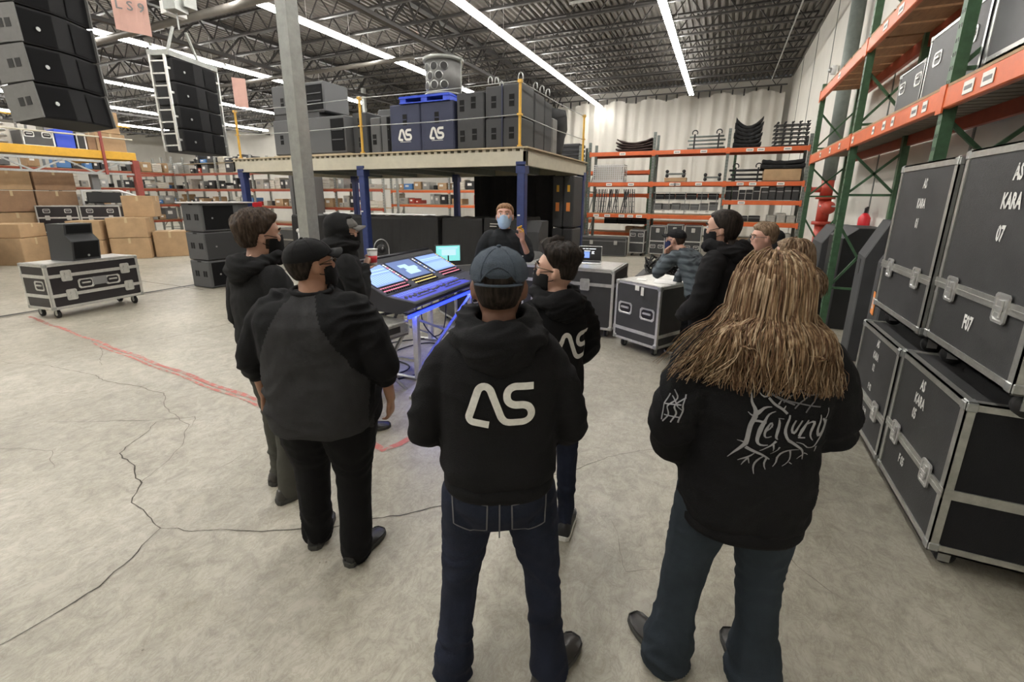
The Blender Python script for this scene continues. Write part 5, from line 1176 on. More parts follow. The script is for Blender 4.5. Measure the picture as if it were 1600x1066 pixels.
def ering(c, w, d, n=28, sq=2.4, back=1., tilt=0.):
    out = []
    for k in range(n):
        a = 2*PI*k/n; ca, sa = math.cos(a), math.sin(a)
        x = w*math.copysign(abs(ca)**(2/sq), ca); y = (d if sa > 0 else d*back)*math.copysign(abs(sa)**(2/sq), sa); out.append(Vector((c[0]+x, c[1]+y, c[2]+y*tilt)))
    return out
HEADR = [(0, .026, .075, .02), (.018, .044, .088, -.012), (.045, .056, .093, -.052), (.075, .063, .094, -.078), (.105, .069, .095, -.092), (.13, .073, .092, -.100), (.155, .0755, .096, -.103), (.18, .074, .089, -.101), (.205, .064, .070, -.088), (.222, .048, .046, -.066), (.233, .026, .018, -.036)]
def head_mb(face=True):
    mb = MB(); rings = []
    for z, w, yf, yb in HEADR:
        rings.append(ering((0, (yf+yb)/2, z), w, (yf-yb)/2, 24, 2.15))
    mb.loft(rings)
    if face:
        mb.loft([[(-.006, .088, .140), (.006, .088, .140), (.006, .08, .138), (-.006, .08, .138)], [(-.010, .108, .115), (.010, .108, .115), (.011, .08, .115), (-.011, .08, .115)], [(-.017, .106, .099), (.017, .106, .099), (.018, .08, .099), (-.018, .08, .099)], [(-.010, .092, .092), (.010, .092, .092), (.011, .08, .092), (-.011, .08, .092)]])
        for s_ in (-1, 1):
            mb.sph((s_*.030, .086, .146), (.022, .013, .008), 10, 6); mb.sph((s_*.040, .074, .105), (.020, .018, .02), 8, 6)
            mb.sph((s_*.078, -.012, .118), (.009, .019, .032), 10, 8, rot=Matrix.Rotation(R(-s_*18), 3, 'Z')); mb.sph((s_*.074, -.008, .112), (.012, .012, .02), 8, 6)
        mb.sph((0, .088, .070), (.026, .012, .012), 10, 6); mb.sph((0, .078, .018), (.024, .018, .016), 10, 6)
    return mb
_hb = head_mb(False); _tree = BVHTree.FromPolygons([Vector(v) for v in _hb.v], _hb.f)
HC = Vector((0, -.008, .125))
def hr(az, el):
    d = Vector((math.sin(az)*math.cos(el), math.cos(az)*math.cos(el), math.sin(el))); h = _tree.ray_cast(HC+d*.5, -d)
    return (h[0]-HC).length if h[0] else .08
_cache = {}
def shell(fn, na=56, ne=34, e0=-80, e1=89.9, rough=0., fz=None, seed=0):
    "head-hugging closed shell: fn(az,el)->thickness (negative = buried)"
    mb = MB(); rings = []
    for j in range(ne+1):
        el = R(e0+(e1-e0)*j/ne); ring = []
        for i in range(na):
            az = 2*PI*i/na-PI; key = (i, j, na, ne, e0)
            if key not in _cache: _cache[key] = hr(az, el)
            r_ = _cache[key]; t = fn(math.degrees(az), math.degrees(el))
            if rough and t > 0: t *= 1+rough*noise.noise(Vector((az*9, el*2.2, seed)))+rough*.6*noise.noise(Vector((az*22, el*4, seed+5)))
            d = Vector((math.sin(az)*math.cos(el), math.cos(az)*math.cos(el), math.sin(el))); p = HC+d*(r_+t)
            if fz: p = fz(p, az, el)
            ring.append(p)
        rings.append(ring)
    mb.loft(rings); return mb
def ss(x, a, b): 
    t = max(0., min(1., (x-a)/(b-a))); return t*t*(3-2*t)
def hand(mb, wrist, dirv, palmn, side, curl=.5, s=1.0, pinch=False):
    "dirv: along the hand, palmn: palm normal (towards the inside), side: thumb direction sign vector"
    d = Vector(dirv).normalized(); n_ = Vector(palmn).normalized(); t = Vector(side).normalized(); w = Vector(wrist)
    mb.tube([w-d*.02, w+d*.03*s, w+d*.075*s, w+d*.092*s], [.026*s, .034*s, .040*s, .034*s], 12, flat=.45, up=n_)
    for k, L in enumerate((.070, .078, .073, .058)):
        o = t*((1.5-k)*.0185*s); b = w+d*.082*s+o; p = [b]; dd = d.copy(); seg = (L*.45*s, L*.33*s, L*.24*s)
        for q, sl in enumerate(seg):
            cc = curl*(1+.12*k)*(.55+.35*q); dd = (d*math.cos(cc*(q+1)*.75)+n_*math.sin(cc*(q+1)*.75)).normalized(); p.append(p[-1]+dd*sl)
        mb.tube(p, [.0092*s, .0088*s, .008*s, .0065*s], 8); mb.sph(p[-1], .0064*s, 8, 6)
    b = w+d*.025*s+t*.028*s; p1 = b+(t*.55+d*.6+n_*.35).normalized()*.038*s; p2 = p1+(d*.8+n_*(.5+curl*.5)+t*.05).normalized()*.030*s
    mb.tube([b-t*.01, b, p1, p2], [.012*s, .014*s, .010*s, .008*s], 8); mb.sph(p2, .0078*s, 8, 6)
def shoe(parent, foot, yaw, m='shoe_black', sole='sole_dark', L=.285, W=.052, lace=None, name='shoe'):
    "foot: ankle ground point; yaw degrees, 0=+Y"
    mb = MB(); sec = [(-.075, .030, .055), (-.065, .038, .085), (-.03, .041, .100), (.02, .042, .092), (.06, .044, .075), (.11, .050, .058), (.155, .049, .048), (.19, .040, .040), (.208, .022, .030)]
    k = L/.285; rings = []
    for y, w, h in sec:
        w *= W/.052; rings.append([(x_, y*k, z_) for x_, z_ in ((-w*.9, .022), (-w, .035), (-w*.92, h*.72), (-w*.5, h), (0, h*1.04), (w*.5, h), (w*.92, h*.72), (w, .035), (w*.9, .022))])
    mb.loft(rings); M4 = Matrix.Translation(Vector((foot[0], foot[1], 0))) @ Matrix.Rotation(R(yaw), 4, 'Z'); mb.xf(M4)
    o = mb.build(name, m, parent, True)
    mb = MB(); rings = []
    for z, e in ((.001, 0.94), (.012, 1.0), (.026, 1.0), (.030, .96)):
        ring = []
        for y, w in ((-.083, .018), (-.070, .038), (-.02, .046), (.05, .047), (.12, .054), (.165, .051), (.197, .040), (.216, .016)): ring.append((w*e*W/.052, y*k*(.99 if e < 1 else 1), z))
        ring += [(-a, b, c) for a, b, c in reversed(ring)]; rings.append(ring)
    mb.loft(rings); mb.xf(M4).build('sole', sole, o, False)
    if lace:
        mb = MB()
        for i in range(5): y = .02+i*.022; mb.bar((-.022, y*k, .098-.007*i), (.022, (y+.01)*k, .098-.007*i), .006)
        mb.xf(M4).build('lace', lace, o)
    return o
def person(label, loc, rz, s):
    """s: dict of pose/cloth. All in local metres for a 1.75 m body, scaled by s['h']/1.75"""
    k = s.get('h', 1.75)/1.75; P = thing('person', label, 'person', (loc[0], loc[1], 0), R(rz)); P.scale = (k, k, k)
    lean = Vector(s.get('lean', (0, 0))); bw = s.get('bw', 1.); bd = s.get('bd', bw); belly = s.get('belly', 0.)
    def L(z): # spine offset at height z
        u = max(0, (z-.92)/.55); return Vector((lean.x*u, lean.y*u, 0))
    hipz = s.get('hipz', .93); dz = hipz-.93
    shz = 1.42+dz+s.get('shdz', 0.)
    SW = .185*(.5+.5*bw)*s.get('sw', 1.)
    nb = Vector((0, -.005, shz+.075))+L(1.50); hb = nb+Vector(s.get('headoff', (0, .03, .035)))-Vector((0, 0, .022))
    HM = Matrix.Translation(hb) @ Matrix.Rotation(R(s.get('hy', 0)), 4, 'Z') @ Matrix.Rotation(R(-s.get('hp', 0)), 4, 'X') @ Matrix.Rotation(R(s.get('ht', 0)), 4, 'Y') @ Matrix.Scale(s.get('hs', 1.), 4) @ Matrix.Translation((0, .012, -.015))
    # joints
    hips = {sd: Vector((sd*.095*(.6+.4*bw), 0, hipz-.02)) for sd in (-1, 1)}
    feet = s.get('feet', {-1: (-.13, 0, 0), 1: (.13, 0, 0)}); knees = {}; ank = {}
    for sd in (-1, 1):
        f = feet[sd]; ank[sd] = Vector((f[0], f[1], .10)); bend = f[3] if len(f) > 3 else .02
        mid = hips[sd].lerp(ank[sd], .48); fy = R(f[2]); knees[sd] = mid+Vector((-math.sin(fy)*bend, math.cos(fy)*bend, 0))
    arms = {}
    for sd in (-1, 1):
        a = s['arms'][sd]; sh = Vector((sd*SW, -.005, shz))+L(1.42); arms[sd] = (sh, Vector(a[0]), Vector(a[1]))
    # body: one continuous skin surface
    B = MB(); B.merge(head_mb(True), HM)
    nk = .056*(1+.25*(bw-1)); hc = HM @ Vector((0, -.025, .05))
    B.tube([nb-Vector((0, .005, .09)), nb, nb.lerp(hc, .5), hc], [nk*1.3, nk*1.08, nk, nk*.98], 14)
    tr_ = [(.84, .13, .095), (.95, .15, .105), (1.08, .135, .095), (1.25, .140, .095), (1.36, .115, .08), (1.43, .07, .06)]
    zt = lambda z: z+dz+(shz-1.42-dz)*ss(z, 1.0, 1.3)
    B.loft([ering(L(z)+Vector((0, 0, zt(z))), w*bw*.93, d*bd*.9, 20) for z, w, d in tr_])
    for sd in (-1, 1):
        sh, el, wr = arms[sd]; limb(B, [sh+Vector((-sd*.035, 0, -.045)), el, wr], [.040, .036, .026], 10, sub=3)
        hd = s['arms'][sd]
        if len(hd) > 2 and hd[2]: q = hd[2]; hand(B, wr, q[0], q[1], q[2], q[3], 1.0)
        limb(B, [hips[sd], knees[sd], ank[sd]], [.075, .05, .036], 10)
        limb(B, [ank[sd], ank[sd]+Vector((-math.sin(R(feet[sd][2]))*.07, math.cos(R(feet[sd][2]))*.07, -.068))], [.034, .020], 8, sub=1)
    me = voxel(B, s.get('vs', .0085), 2, 'body'); me.materials.append(M[s.get('skin', 'skin_light')]); link('body', me, P)
    # eyes and brows
    E = MB(); D_ = MB()
    for sd in (-1, 1): E.sph((sd*.030, .080, .130), .0125, 10, 8); D_.sph((sd*.030, .0885, .130), (.0065, .005, .0065), 8, 6)
    E.xf(HM).build('eyes', 'eye_white', P, True); D_.xf(HM).build('irises', 'eye_dark', P, True)
    if s.get('brow'):
        q = MB()
        for sd in (-1, 1): q.tube([(sd*.012, .099, .150), (sd*.032, .098, .156), (sd*.052, .084, .150)], .0045, 6)
        q.xf(HM).build('eyebrows', s['brow'], P, True)
    # trousers
    T = MB(); tw = s.get('tw', 1.)
    T.loft([ering(Vector((0, -.01*z_, z+dz)), w*bw, d*bd, 24, 2.3, bk) for z, w, d, bk, z_ in ((.78, .135, .105, 1.05, 0), (.86, .175, .125, 1.15, 0), (.94, .180, .125, 1.15, 0), (1.02, .165, .115, 1.1, 0), (1.07, .155, .11, 1., 0))])
    for sd in (-1, 1):
        cuff = s.get('cuff', .062)*tw
        a = ank[sd]+Vector((0, 0, -.045)); h_ = hips[sd]+Vector((sd*.005, -.005, -.03))
        limb(T, [h_, h_.lerp(knees[sd], .5), knees[sd], knees[sd].lerp(a, .5), a], [.102*tw*(.5+.5*bw), .090*tw*(.6+.4*bw), .073*tw, .066*tw, cuff], 16)
    me = voxel(T, .010, 3, 'trousers'); wrinkle(me, s.get('twr', .008), 8, s.get('seed', 1)+3, 1.6, lambda c: .5+1.1*ss(c.z, .45, .1)+.5*ss(abs(c.z-.52), .15, .0))
    me.materials.append(M[s.get('pants', 'pants_black')]); tro = link('trousers', me, P)
    for sd in (-1, 1): f = feet[sd]; shoe(P, f, f[2], s.get('shoe', 'shoe_black'), s.get('sole', 'sole_dark'), s.get('shoeL', .285), s.get('shoeW', .052), s.get('lace'))
    # top garment
    G = MB(); puff = s.get('puff', 0.); hem = s.get('hem', .86)+dz
    zq = min(1.03+dz, hem+.5); zz = [hem, hem+.03, max(hem+.06, .95+dz), max(hem+.10, 1.03+dz), 1.14+dz, 1.26+(shz-1.42), shz-.06, shz+.005, shz+.045, shz+.08]
    ww = [.182, .192, .196, .190, .186, .192, .198, .180, .130, .078]; dd = [.135, .142, .145, .140, .136, .138, .135, .112, .086, .066]
    rings = []
    for i, (z, w, d) in enumerate(zip(zz, ww, dd)):
        bell = belly*math.exp(-((z-1.08)/.16)**2); rings.append(ering(L(z)+Vector((0, bell*.4, z)), (w+puff)*(bw if i < 8 else .5+.5*bw), (d+puff)*bd+bell*.6, 30, 2.5, 1.06))
    G.loft(rings)
    ar = s.get('ar', 1.)*(.7+.3*bw)
    for sd in (-1, 1):
        sh, el, wr = arms[sd]; short = s.get('sleeve', 1.)
        end = el.lerp(wr, short); s0 = sh+Vector((-sd*.03, 0, -.015))
        limb(G, [s0, sh.lerp(el, .35), el, el.lerp(end, .6), end], [(.082+puff)*ar, (.080+puff)*ar, (.066+puff)*ar, (.060+puff)*ar, (.044+puff*.4)*(ar if short < 1 else 1)*s.get('cuffr', 1.)], 16)
        if short >= 1: limb(G, [end-(end-el).normalized()*.03, end+(wr-el).normalized()*.012], [.040, .037], 12, sub=1)
    me = voxel(G, .009, 4, 'top'); wrinkle(me, s.get('wr', .010), s.get('wsc', 7), s.get('seed', 1), 1.5, s.get('wz'))
    mats = [M[s['top']]]+([M[s['top2']]] if s.get('top2') else [])
    for m_ in mats: me.materials.append(m_)
    if s.get('top2'):
        f2 = s['split']
        for p in me.polygons: p.material_index = 1 if f2(p.center, arms) else 0
    top = link(s.get('topname', 'hoodie'), me, P)
    # hem band
    if s.get('band', True):
        q = MB(); q.loft([ering(L(hem)+Vector((0, 0, hem-.04+i*.014)), (.180+puff+(.006 if 0 < i < 4 else 0))*bw, (.134+puff+(.006 if 0 < i < 4 else 0))*bd+belly*.15, 40, 2.4, 1.08) for i in range(5)]); q.build('waistband', s['top'], P, True)
    # hood lying on the back
    if s.get('hood') == 'down':
        H = MB(); c = nb+Vector((0, -.05, .0)); hw = s.get('hoodw', 1.)
        H.tube([c+Vector((.105*hw*math.cos(a), .075+.095*math.sin(a), .02+.022*math.sin(a)-(.03 if math.sin(a) > .6 else 0))) for a in [R(d_) for d_ in range(-250, 71, 20)]], .034*hw, 12)
        H.sph(c+Vector((0, -.055, -.035)), (.115*hw, .062*hw, .085*hw), 18, 12); H.sph(c+Vector((0, -.066, -.075)), (.070*hw, .042*hw, .05*hw), 14, 10)
        H.tube([c+Vector((.118*hw*math.cos(a), .02+.10*math.sin(a), -.02)) for a in [R(d_) for d_ in range(-190, 11, 20)]], .036*hw, 12)
        me = voxel(H, .008, 3, 'hood'); wrinkle(me, .009, 13, s.get('seed', 1)+8, 2.2); me.materials.append(M[s['top']]); link('hood', me, P)
    elif s.get('hood') == 'up':
        sh_ = shell(lambda az, el: (.030+.012*ss(-math.cos(R(az)), 0, 1)) if abs(az) > 62-max(0, el)*.1 or el > 52 else -.02, rough=.0, e0=-78)
        me = voxel(sh_.xf(HM), .008, 3, 'hood'); wrinkle(me, .007, 11, 3, 1.8); me.materials.append(M[s['top']]); link('hood', me, P)
        H = MB(); H.tube([nb+Vector((.10*math.cos(a), .0+.10*math.sin(a), .04)) for a in [R(d_) for d_ in range(0, 361, 20)]], .045, 12); H.loft([ering(nb+Vector((0, 0, z)), w, w*.95, 24, 2) for z, w in ((-.08, .14), (.02, .12), (.1, .105), (.15, .095))]); me = voxel(H, .009, 3); wrinkle(me, .008, 11, 3, 1.8); me.materials.append(M[s['top']]); link('hood_collar', me, P)
    # hair / cap / mask
    hr_ = s.get('hair')
    if hr_:
        fn, m_, rg = hr_; sh_ = shell(fn, 72, 40, rough=rg, seed=s.get('seed', 1)); sh_.xf(HM).build('hair', m_, P, True)
    if s.get('cap'):
        m_, back = s['cap']; hz0 = 19
        q = shell(lambda az, el: .012 if el > hz0+(8 if abs(az) > 150 and back else 0) else (-.012 if el < hz0-3 else 0), 48, 40, e0=-20); cp = q.xf(HM).build('cap', m_, P, True)
        br = MB(); rings = []
        for i in range(11):
            a = R(-62+124*i/10); x = math.sin(a)*.074; y0 = .018+math.cos(a)*.068; y1 = y0+.074*math.cos(a*.85)**.8; zb = .172-.010*abs(math.sin(a)); zt = zb-.012-.022*(math.sin(a))**2
            rings.append([(x, y0, zb-.004), (x*1.04, y1, zt-.004), (x*1.04, y1, zt+.001), (x, y0, zb+.001)])
        br.loft(rings); br.xf(HM).build('cap_brim', m_, cp, True)
        bt = MB(); bt.sph((0, -.008, .250), (.008, .008, .004), 8, 6); bt.xf(HM).build('cap_button', m_, cp, True)
        sm = MB()
        for i in range(6):
            az = R(30+60*i); sm.tube([HC+Vector((math.sin(az)*math.cos(e_), math.cos(az)*math.cos(e_), math.sin(e_)))*(hr(az, e_)+.0125) for e_ in [R(x) for x in range(24, 88, 8)]], .0016, 5)
        sm.xf(HM).build('cap_seams', m_, cp)
        if back:
            st_ = MB(); pts_ = [HC+Vector((math.sin(R(az))*math.cos(R(17)), math.cos(R(az))*math.cos(R(17)), math.sin(R(17))))*(hr(R(az), R(17))+.013) for az in range(140, 222, 8)]
            st_.tube(pts_, .009, 8, flat=.4, up=(0, 0, 1)); st_.xf(HM).build('cap_strap', m_, cp, True)
            oo = MB(); oo.tube([HC+Vector((math.sin(R(az))*math.cos(R(e_)), math.cos(R(az))*math.cos(R(e_)), math.sin(R(e_))))*(hr(R(az), R(e_))+.012) for az, e_ in [(148+i*8, 20+22*math.sin(PI*i/8)) for i in range(9)]], .003, 5); oo.xf(HM).build('cap_edge', m_, cp, True)
            oh = MB(); 
            ctr = [HC+Vector((math.sin(R(az))*math.cos(R(e_)), math.cos(R(az))*math.cos(R(e_)), math.sin(R(e_))))*(hr(R(az), R(e_))+.0125) for az, e_ in [(150+i*7.5, 20.5+20*math.sin(PI*i/8)) for i in range(9)]]
            oh.add(ctr, [tuple(range(9))]); oh.xf(HM).build('cap_opening', s.get('capgap', 'hair_dark'), cp)
        if s.get('logo_cap'): pass
    if s.get('mask'):
        q = shell(lambda az, el: (.006+.011*math.exp(-(az/15)**2)*(1 if el > -40 else .5)) if abs(az) < 68-max(0, el+20)*.9 and -60 < el < -11+9*math.exp(-(az/20)**2) else -.02, 72, 60, e0=-75, e1=30)
        mk_ = q.xf(HM).build('face_mask', s['mask'], P, True); lo = MB()
        for sd in (-1, 1): lo.tube([(sd*.058, .068, .112), (sd*.077, .02, .128), (sd*.083, -.012, .128)], .002, 5); lo.tube([(sd*.056, .055, .06), (sd*.073, .0, .085), (sd*.081, -.018, .10)], .002, 5)
        lo.xf(HM).build('ear_loop', s['mask'], mk_)
    if s.get('glasses'):
        q = MB()
        for sd in (-1, 1):
            q.tube([(sd*.032+.024*math.cos(a), .106-.012*abs(math.cos(a))*(1 if sd*math.cos(a) > 0 else 0), .130+.018*math.sin(a)) for a in [i*PI/8 for i in range(17)]], .0022, 6); q.tube([(sd*.056, .096, .133), (sd*.078, .04, .134), (sd*.083, -.012, .132)], .0024, 6)
        q.tube([(-.009, .110, .133), (.009, .110, .133)], .002, 6); q.xf(HM).build('glasses', s['glasses'], P, True)
    return P, HM, arms, top
def project(parent, flat, origin, u, v, tgt, off=.004, thick=.002, mat_='paint_white', name='print'):
    "wrap flat artwork (XY) onto a garment: ray along -(u x v)"
    u = Vector(u).normalized(); v = Vector(v).normalized(); n_ = u.cross(v); o = Vector(origin)
    bv = BVHTree.FromPolygons([w.co.copy() for w in tgt.data.vertices], [tuple(p.vertices) for p in tgt.data.polygons]); vs = []; lastd = .3
    for p in flat.v:
        a = o+u*p[0]+v*p[1]+n_*.4; h = bv.ray_cast(a, -n_)
        if h[0] is not None: lastd = h[3]
        vs.append(a-n_*(lastd-off))
    q = MB(); q.add(vs, flat.f); return q.build(name, mat_, parent, True)
UP = Vector((0, 0, 1))
def short_hair(top=.018, side=.008, front=12, nape=-38):
    def f(az, el):
        a = abs(az)
        lim = front+26 if a < 48 else (front+26-(a-48)*.9 if a < 78 else (14 if a < 98 else 14-(a-98)*1.5)); lim = max(nape, min(lim, 40))
        k = ss(el, lim-5, lim+7); t = side+(top-side)*ss(el, 10, 50); return -.014+k*(.014+t)
    return f
# P1 front man seen from behind, centre
P1, HM1, A1, T1 = person('person in faded denim cap and black hoodie with big white logo, centre front', (-.622, 1.26), 27,
    dict(h=1.742, bw=1.04, bd=1.06, sw=.84, ar=.93, shdz=-.015, hem=.955, feet={-1: (-.185, -.02, 8), 1: (.20, -.02, -42)}, arms={-1: ((-.272, .0, 1.09), (-.16, .22, 1.05), ((.8, .5, .05), (0, 0, 1), (0, 1, 0), .7)), 1: ((.262, .0, 1.09), (.16, .22, 1.05), ((-.8, .5, .05), (0, 0, 1), (0, 1, 0), .7))},
    top='hoodie_black', pants='jeans_navy', hood='down', hoodw=1.05, skin='skin_brown', cap=('denim_cap', True), capgap='hair_dark', hair=(short_hair(.004, .003), 'hair_dark', 0), mask='mask_black', hy=-2, hp=-4, hs=1.08, tw=1.0, cuff=.078, shoe='shoe_leather', seed=2, wr=.008, headoff=(0, .02, .03)))
project(P1, logo_mb(.225, .2), (.005, -.1, 1.275), (1, 0, .0), (0, 0, 1), T1, .004, name='white_logo')
# jeans pockets
def pocket(P, tro_, x, z, sgn):
    q = MB(); w, h = .060, .075; pts = [(-w, h), (w, h*.82*1), (w*.95, -h*.7), (0, -h), (-w*.95, -h*.7)]
    s_ = stroke_mesh([[(a*sgn, b) for a, b in pts+[pts[0]]]], .005, .012, round_=False); return project(P, s_, (x, -.1, z), (1, 0, 0), (0, 0, 1), tro_, .003, mat_='print_soft', name='pocket_seam')
tro1 = [c for c in P1.children if c.name.startswith('trousers')][0]
pocket(P1, tro1, -.10, .855, 1); pocket(P1, tro1, .10, .855, -1)
project(P1, stroke_mesh([[(0, .08), (0, -.10)]], .005, .012, round_=False), (0, -.1, .86), (1, 0, 0), (0, 0, 1), tro1, .003, mat_='print_soft', name='seat_seam')
# P2 grey raglan shirt
def split2(c, arms):
    a = abs(c.x); lim = .07+(1.47-c.z)*.52
    return (a > lim and c.z > 1.02) or a > .272
P2, HM2, A2, T2 = person('broad person in charcoal raglan shirt with black sleeves and black cap', (-1.72, 1.50), 20,
    dict(vs=.0068, h=1.69, bw=1.46, bd=1.46, sw=.90, feet={-1: (-.145, .04, 10), 1: (.13, -.06, -18)}, arms={-1: ((-.345, -.02, 1.14), (-.35, .03, .92), ((0, .05, -1), (.9, 0, 0), (0, 1, 0), .35)), 1: ((.335, -.03, 1.14), (.335, .05, .92), ((-.1, .10, -1), (-.9, .1, 0), (0, 1, 0), .45))},
    top='tee_grey', top2='sleeve_black', split=split2, topname='raglan_shirt', sleeve=.35, band=False, pants='pants_black', skin='skin_tan', cap=('cap_black', False), hair=(short_hair(.010, .010), 'hair_dark', .2), mask='mask_black', glasses='glasses', hy=-38, hp=-12, hs=1.06, ar=1.12, tw=1.28, belly=.03, seed=5, wr=.013, wsc=6, hem=.795, shoeL=.29))
q = MB(); nb2 = Vector((0, -.02, 1.505)); q.tube([nb2+Vector((.095*math.cos(a), .075*math.sin(a), .012*math.sin(a))) for a in [i*PI/12 for i in range(25)]], .013, 8); q.build('neck_band', 'sleeve_black', P2, True)
# P3 man with brown hair, far left
def hair3(az, el):
    a = abs(az); lim = 36 if a < 42 else (36-(a-42)*.8 if a < 80 else (8 if a < 96 else max(-36, 8-(a-96)*2.2))); k = ss(el, lim-5, lim+6); return -.014+k*(.014+.018+.016*ss(el, 0, 45))
P3_, HM3, A3, T3 = person('brown-haired person in black hoodie and grey trousers, leftmost of the group', (-2.42, 1.74), -8,
    dict(h=1.77, bw=.98, feet={-1: (-.12, .03, 5), 1: (.11, -.05, -10)}, arms={-1: ((-.27, -.02, 1.13), (-.22, .10, .92), ((.2, .2, -.9), (.9, 0, 0), (0, 1, 0), .4)), 1: ((.27, -.02, 1.13), (.22, .10, .92), ((-.2, .2, -.9), (-.9, 0, 0), (0, 1, 0), .4))},
    top='hoodie_soft', hood='down', hoodw=1.02, pants='pants_grey', skin='skin_light', hair=(hair3, 'hair_brown', .45), mask='mask_black', hy=-17, hp=-4, hs=1.08, shoe='shoe_leather', lace='cloth_black', brow='hair_brown', seed=9, tw=.95, headoff=(0, .03, .045)))
bd = shell(lambda az, el: .003 if 30 < abs(az) < 80 and -50 < el < -8 else -.01, 56, 40, rough=.3); bd.xf(HM3).build('beard', 'hair_brown', P3_, True)
# P4 hooded person with cup
P4, HM4, A4, T4 = person('person with hood up over a grey cap holding a drink cup, beside the grey column', (-2.62, 2.58), -35,
    dict(h=1.74, bw=1.0, feet={-1: (-.12, 0, 5), 1: (.12, .04, -10)}, arms={-1: ((-.25, .02, 1.13), (-.15, .20, 1.0), None), 1: ((.25, .06, 1.12), (.02, .165, 1.34), ((-.45, .35, .7), (-.5, .8, .1), (.3, .5, -.6), 1.1))},
    top='hoodie_soft', hood='up', pants='pants_black', skin='skin_light', cap=('cap_grey', False), mask='mask_black', hy=-10, hp=-4, hs=1.04, seed=12))
cu = thing('drink_cup', 'white paper drink cup with red print in the hooded person\'s hand', 'cup', tuple(P4.matrix_basis @ Vector((-.035, .24, 1.345))), 0)
mb = MB(); mb.tube([(0, 0, 0), (0, 0, .13)], [.030, .040], 18); mb.build('cup_body', 'white_plastic', cu, True); MB().tube([(0, 0, .13), (0, 0, .138)], .043, 18).build('lid', 'white_plastic', cu, True); MB().tube([(0, 0, .03), (0, 0, .085)], [.0338, .0368], 18).build('red_print', 'plastic_red', cu, True)
# P5 bearded man facing the camera
P5, HM5, A5, T5 = person('person with ginger hair and pale blue mask facing the camera behind the console', (-2.25, 4.70), 205,
    dict(h=1.79, bw=1.08, feet={-1: (-.13, 0, 5), 1: (.13, 0, -5)}, arms={-1: ((-.27, .14, 1.20), (-.19, .27, 1.40), ((.1, .2, 1), (.5, .8, 0), (.8, -.3, .2), .8)), 1: ((.28, .08, 1.16), (.05, .28, 1.22), ((-.9, .2, .1), (0, .3, 1), (0, .9, .3), .5))},
    top='shirt_dark', topname='shirt', sleeve=.15, band=False, pants='pants_black', skin='skin_pink', hair=(short_hair(.016, .006, 4), 'hair_ginger', .4), vs=.0065, mask='mask_blue', brow='hair_ginger', hp=-14, hy=-6, hs=1.16, seed=14))
bd = shell(lambda az, el: .003 if abs(az) < 80 and -78 < el < (-30 if abs(az) < 50 else -12) else -.012, 56, 40, rough=.3); bd.xf(HM5).build('beard', 'hair_light', P5, True)
yb = thing('yellow_wrapper', 'small crumpled yellow object held up in the masked man\'s raised hand', 'wrapper', tuple(P5.matrix_basis @ Vector((-.17, .31, 1.50)))); mb = MB()
for i in range(5): a = i*1.3; mb.cb((.015*math.cos(a), .012*math.sin(a), .012*i), (.05-.004*i, .012, .03), Matrix.Rotation(a, 3, 'Z') @ Matrix.Rotation(.5*i, 3, 'X'))
mb.build('wrapper', 'yellow_bright' if 'yellow_bright' in M else 'yellow', yb)
kn = thing('pen', 'thin white pen in the masked man\'s lower hand', 'pen', tuple(P5.matrix_basis @ Vector((-.05, .36, 1.235)))); MB().tube([(0, 0, 0), (.16, .02, .01)], .006, 6).build('pen_body', 'white_plastic', kn, True)
# P6 young man with glasses, logo hoodie
def hair6(az, el):
    a = abs(az); lim = 42 if a < 40 else (42-(a-40)*.75 if a < 80 else (12 if a < 98 else max(-22, 12-(a-98)*1.8))); k = ss(el, lim-5, lim+6); t = .004+.040*ss(el, 22, 48)+.014*ss(-a, -60, 0)*ss(el, 30, 60); return -.014+k*(.014+t)
P6, HM6, A6, T6 = person('person with dark quiff and glasses in black logo hoodie, right of the denim cap', (-.735, 2.15), 46,
    dict(h=1.63, bw=.90, feet={-1: (-.17, .06, -10), 1: (.07, -.09, -38, .04)}, arms={-1: ((-.24, .06, 1.14), (-.10, .24, 1.10), ((.8, .4, 0), (0, 0, 1), (0, 1, 0), .6)), 1: ((.26, .03, 1.13), (.18, .22, .98), ((-.5, .6, -.2), (-.5, 0, .5), (0, 1, 0), .6))},
    top='hoodie_black', hood='down', hoodw=1.05, pants='jeans_navy', skin='skin_light2' if 'skin_light2' in M else 'skin_tan2' if 'skin_tan2' in M else 'skin_light', hair=(hair6, 'hair_dark', .35), mask='mask_black', glasses='glasses', brow='hair_dark', hy=54, hp=-10, hs=1.10, shoe='shoe_black', sole='sole_white', seed=17, tw=.86, cuff=.052))
project(P6, logo_mb(.25, .2), (.06, -.1, 1.235), (1, 0, 0), (0, 0, 1), T6, .004, name='white_logo')
# P7 leaning man in plaid shirt
P7, HM7, A7, T7 = person('person in blue plaid shirt, black cap and navy mask leaning on the two-handled case', (-.14, 5.46), 62,
    dict(vs=.0068, h=1.72, bw=1.0, hipz=.90, lean=(.02, .30), shdz=-.12, headoff=(0, .085, -.005), feet={-1: (-.10, -.12, 10), 1: (.10, .22, 5, .05)}, arms={-1: ((-.22, .46, 1.02), (-.08, .44, 1.24), ((.1, -.05, 1), (0, -.9, .2), (.8, 0, .2), .9)), 1: ((.25, .38, 1.06), (.20, .46, .86), ((-.1, .2, -.9), (-.8, -.2, 0), (0, .9, 0), .45))},
    top='plaid', topname='plaid_shirt', sleeve=1., band=False, pants='pants_black', skin='skin_light', cap=('cap_black', False), hair=(short_hair(.006, .006), 'hair_brown', .2), mask='mask_navy', hy=12, hp=-8, hs=1.08, shoe='shoe_leather', sole='sole_white', seed=19, hem=.84))
